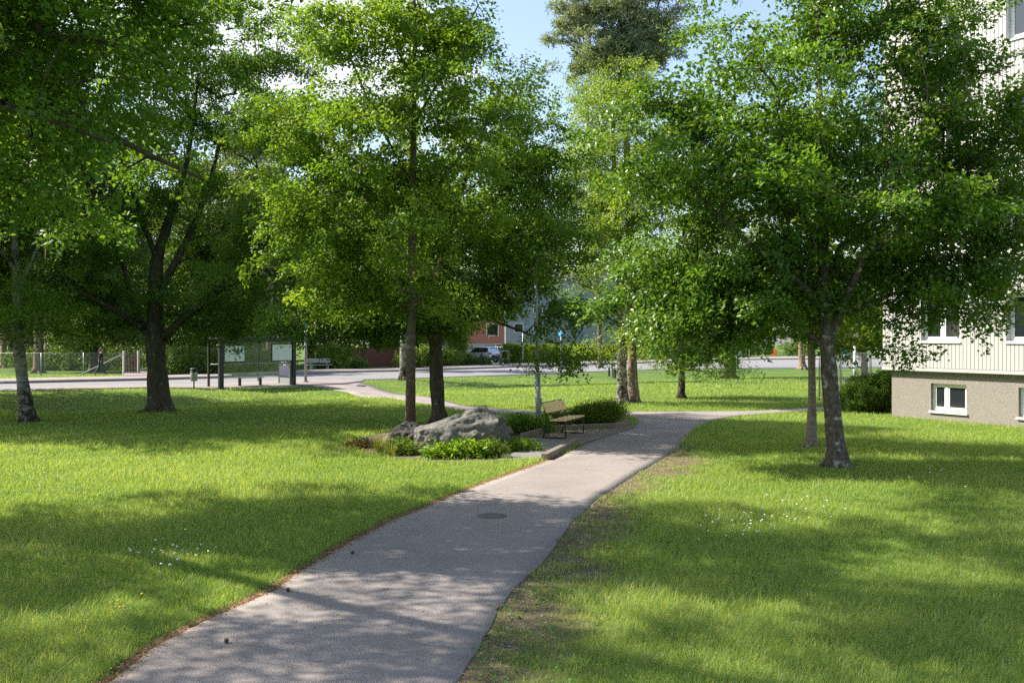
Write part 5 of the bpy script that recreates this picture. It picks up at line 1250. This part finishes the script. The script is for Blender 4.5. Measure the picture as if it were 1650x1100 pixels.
# ------------------------------------------------------------------ the cream apartment building
def facade():
    root = empty('apartment_building', (BC[0], BC[1], 0), 'cream board clad apartment building on a pebble dash basement', 'building', math.atan2(BU[1], BU[0]))
    # local x = along the facade toward the camera; local y = into the building is +y? facade normal is -y
    LEN, DEP, TOP = 14.0, 11.0, 16.2
    z_sid = 1.60
    cols = [1.22 + 2.87 * i for i in range(4)]; WW = 1.34
    bas = [1.45 + 2.87 * i for i in range(4)]
    sills = [2.45 + 2.87 * i for i in range(5)]; WH = 1.36
    zg = -.4
    # plinth wall with basement openings
    def wall(name, mat, x0, x1, z0, z1, y0, y1, holes, boards=False):
        xs = sorted({x0, x1, *[h[0] for h in holes], *[h[1] for h in holes]}); zs = sorted({z0, z1, *[h[2] for h in holes], *[h[3] for h in holes]})
        m = MB()
        def hole(xa, xb, za, zb): return any(xa >= h[0] - 1e-6 and xb <= h[1] + 1e-6 and za >= h[2] - 1e-6 and zb <= h[3] + 1e-6 for h in holes)
        for i in range(len(xs) - 1):
            for j in range(len(zs) - 1):
                if hole(xs[i], xs[i + 1], zs[j], zs[j + 1]): continue
                m.box(xs[i], xs[i + 1], y0, y1, zs[j], zs[j + 1])
        return m
    ph = [(b, b + 1.22, .30, 1.13) for b in bas]
    wall('plinth', M['plinth'], 0, LEN, zg, z_sid - .002, 0, .35, ph).build('plinth', M['plinth'], root)
    MB().box(.0, LEN, .351, DEP, zg, TOP).build('core_wall', M['plinth'], root)
    sh = [(c, c + WW, s, s + WH) for c in cols for s in sills if s + WH < TOP]
    y_s = -.16
    m = wall('cladding', M['cream'], -.22, LEN, z_sid, TOP, y_s + .018, .34, sh)
    # boards: thin proud strips, broken at window openings and at the storey joints
    x = -.22; pitch = .126
    joints = [z_sid + .002] + [s + WH for s in sills if s + WH < TOP] + [TOP]
    while x < LEN - .01:
        a, b = x + .009, x + pitch - .009
        hs = [h for h in sh if b > h[0] - .004 and a < h[1] + .004]
        for j in range(len(joints) - 1):
            za, zb = joints[j] + .006, joints[j + 1] - .006
            cut = [h for h in hs if h[2] < zb - .01 and h[3] > za + .01]
            segs = [(a, b, za, zb)]
            for h in cut:
                segs = [(a, b, za, h[2] - .045)]
                if a < h[0] - .02: segs.append((a, h[0] - .004, h[2] - .045, zb))
                if b > h[1] + .02: segs.append((h[1] + .004, b, h[2] - .045, zb))
            for s in segs: m.box(s[0], s[1], y_s - .012, y_s + .017, s[2], s[3])
        x += pitch
    m.build('cladding', M['cream'], root)
    MB().box(-.24, LEN, y_s - .02, y_s + .016, z_sid - .10, z_sid - .003).build('drip_board', M['cream'], root)
    MB().box(-.5, LEN, -.6, DEP + .4, TOP + .01, TOP + .25).build('roof', M['roof_dark'], root)
    def window(x0, x1, z0, z1, y, split, sill_y):
        f = .07; xm = x0 + (x1 - x0) * split
        fr = MB()
        fr.box(x0 + .002, x0 + f, y, y + .08, z0 + .002, z1 - .002).box(x1 - f, x1 - .002, y, y + .08, z0 + .002, z1 - .002).box(x0 + f + .001, x1 - f - .001, y, y + .08, z0 + .002, z0 + f).box(x0 + f + .001, x1 - f - .001, y, y + .08, z1 - f, z1 - .002)
        fr.box(xm - .045, xm + .045, y - .004, y + .076, z0 + f + .001, z1 - f - .001)
        w = fr.build('window', M['white'], root)
        for a, b in ((x0 + f, xm - .045), (xm + .045, x1 - f)):
            sf = .045
            q = MB(); q.box(a + .001, a + sf, y + .012, y + .06, z0 + f + .001, z1 - f - .001).box(b - sf, b - .001, y + .012, y + .06, z0 + f + .001, z1 - f - .001).box(a + sf + .001, b - sf - .001, y + .012, y + .06, z0 + f + .001, z0 + f + sf).box(a + sf + .001, b - sf - .001, y + .012, y + .06, z1 - f - sf, z1 - f - .001)
            q.build('sash', M['white'], w)
            MB().box(a + sf + .001, b - sf - .001, y + .03, y + .04, z0 + f + sf + .001, z1 - f - sf - .001).build('pane', M['dark_glass'], w)
        MB().add([(x0 - .05, sill_y, z0 - .035), (x1 + .05, sill_y, z0 - .035), (x1 + .05, y - .001, z0 - .004), (x0 - .05, y - .001, z0 - .004), (x0 - .05, sill_y, z0 - .075), (x1 + .05, sill_y, z0 - .075), (x1 + .05, y - .001, z0 - .075), (x0 - .05, y - .001, z0 - .075)],
                 [(0, 1, 2, 3), (4, 7, 6, 5), (0, 4, 5, 1), (3, 2, 6, 7), (0, 3, 7, 4), (1, 5, 6, 2)]).build('sill', M['white'], w)
    for c in cols:
        for s in sills:
            if s + WH < TOP: window(c, c + WW, s, s + WH, -.02, .5, y_s - .05)
    for b in bas: window(b, b + 1.22, .30, 1.13, .10, .40, -.06)
    # downpipe at the rear corner is not visible; a vent grille marks the plinth
facade()

# ------------------------------------------------------------------ houses across the road
def simple_house(name, label, px0, px1, Yf, zt, zmid, upper, lower, wins, dep=9, roof_h=1.6, rz=0.0, zb=-1.6):
    a = P(px0, 560, Yf); w = (px1 - px0) / F * Yf
    root = empty(name, (a[0], Yf, T(a[0], Yf)), label, 'building', rz)
    MB().box(0, w, 0, dep, zb, zmid - .002).build('base_wall', lower, root)
    MB().box(0, w, -.06, dep, zmid, zt).build('wall', upper, root)
    MB().add([(-.4, -.5, zt + .01), (w + .4, -.5, zt + .01), (w + .4, dep + .5, zt + .01), (-.4, dep + .5, zt + .01), (-.4, dep / 2, zt + roof_h), (w + .4, dep / 2, zt + roof_h)], [(0, 1, 5, 4), (2, 3, 4, 5), (0, 4, 3), (1, 2, 5), (0, 3, 2, 1)]).build('roof', M['roof_dark'], root)
    MB().box(w + .02, w + .14, -.14, -.02, zb, zt).build('downpipe', M['white'], root)
    for x, z, ww, wh, fy in wins:
        f = MB().box(x - .1, x + ww + .1, fy - .05, fy - .002, z - .1, z + .0).box(x - .1, x, fy - .05, fy - .002, z + .001, z + wh).box(x + ww, x + ww + .1, fy - .05, fy - .002, z + .001, z + wh).box(x - .1, x + ww + .1, fy - .05, fy - .002, z + wh + .001, z + wh + .1).build('window', M['white'], root)
        MB().box(x, x + ww, fy - .03, fy - .003, z, z + wh).build('pane', M['dark_glass'], f)
    return root
Yh = 138; s = Yh / F; z0 = T(-4, Yh)
zz = lambda py: HC - (py - 538) * s - z0
simple_house('red_house', 'red rendered house with grey beige base behind the parked cars', 655, 812, Yh, zz(452), zz(552.5), M['red_wall'], M['beige_wall'],
             [((785 - 655) * s, zz(540), 1.5, 1.5, -.06), ((735 - 655) * s, zz(540), 1.5, 1.5, -.06), ((680 - 655) * s, zz(540), 1.5, 1.5, -.06), ((785 - 655) * s, zz(507), 1.5, 1.5, -.06), ((735 - 655) * s, zz(507), 1.5, 1.5, -.06), ((799 - 655) * s, zz(559), .75, .35, 0)])
Yh2 = 170; s = Yh2 / F; z0 = T(8, Yh2)
simple_house('grey_block', 'blue grey apartment block rising behind the trimmed hedge', 815, 1002, Yh2, zz(448), zz(552), M['bluegrey'], M['beige_wall'], [(1.5, zz(535), 1.4, 1.4, -.06), (4.8, zz(535), 1.4, 1.4, -.06), (1.5, zz(505), 1.4, 1.4, -.06), (4.8, zz(505), 1.4, 1.4, -.06)], dep=11)

# ------------------------------------------------------------------ light, sky, camera
SUN_EL = math.radians(45); SX, SY = -0.975, 0.22     # horizontal direction toward the sun
d = Vector((SX * math.cos(SUN_EL), SY * math.cos(SUN_EL), math.sin(SUN_EL)))
sl = bpy.data.lights.new('sun', 'SUN'); sl.energy = 5.0; sl.angle = math.radians(0.53); sl.color = (1.0, 0.93, 0.82)
so = bpy.data.objects.new('sun', sl); COL.objects.link(so); so.rotation_euler = d.to_track_quat('Z', 'Y').to_euler(); so.location = (0, 0, 60)
w = bpy.data.worlds.new('World'); SC.world = w; w.use_nodes = True; nt = w.node_tree; nt.nodes.clear(); k = N(nt)
sky = k.n('ShaderNodeTexSky'); sky.sky_type = 'NISHITA'; sky.sun_disc = False; sky.sun_elevation = SUN_EL; sky.sun_rotation = math.atan2(SX, SY); sky.air_density = 1.0; sky.dust_density = 1.6; sky.ozone_density = 1.0
tc = k.n('ShaderNodeTexCoord').outputs['Generated']
dp = k.n('ShaderNodeVectorMath', operation='DOT_PRODUCT'); k.l(tc, dp.inputs[0]); dp.inputs[1].default_value = (-0.218, 0.931, 0.295)
cl = k.ramp(k.math('ADD', k.noise(k.mapv(tc, (1, 1, 2.2)), 3.4, 6, 0.6, 0.3), k.math('MULTIPLY', k.math('SUBTRACT', dp.outputs['Value'], 0.99), 14.0)), [(0.46, 0.0), (0.60, 0.95)])
cm = k.mix(k.math('MAXIMUM', cl, 0.06), sky.outputs[0], (5.0, 5.2, 5.5))
bg = k.n('ShaderNodeBackground'); bg.inputs['Strength'].default_value = 0.12; k.l(cm, bg.inputs['Color'])
ow = k.n('ShaderNodeOutputWorld'); k.l(bg.outputs[0], ow.inputs['Surface'])
cam = bpy.data.cameras.new('camera'); co = bpy.data.objects.new('camera', cam); COL.objects.link(co)
co.location = (0, 0, HC); co.rotation_euler = (math.pi / 2, 0, 0); cam.sensor_width = 36; cam.lens = 36 * F / 1650; cam.shift_y = -12 / 1650; cam.clip_start = 0.1; cam.clip_end = 4000
SC.camera = co
SC.view_settings.view_transform = 'Standard'; SC.view_settings.look = 'None'; SC.view_settings.exposure = 1.16; SC.view_settings.gamma = 1
SC.render.engine = 'CYCLES'; cy = SC.cycles
cy.max_bounces = 8; cy.diffuse_bounces = 4; cy.glossy_bounces = 2; cy.transmission_bounces = 5; cy.transparent_max_bounces = 8
cy.caustics_reflective = False; cy.caustics_refractive = False; cy.sample_clamp_indirect = 4.0
cy.use_denoising = False
cy.use_adaptive_sampling = True; cy.adaptive_threshold = 0.01
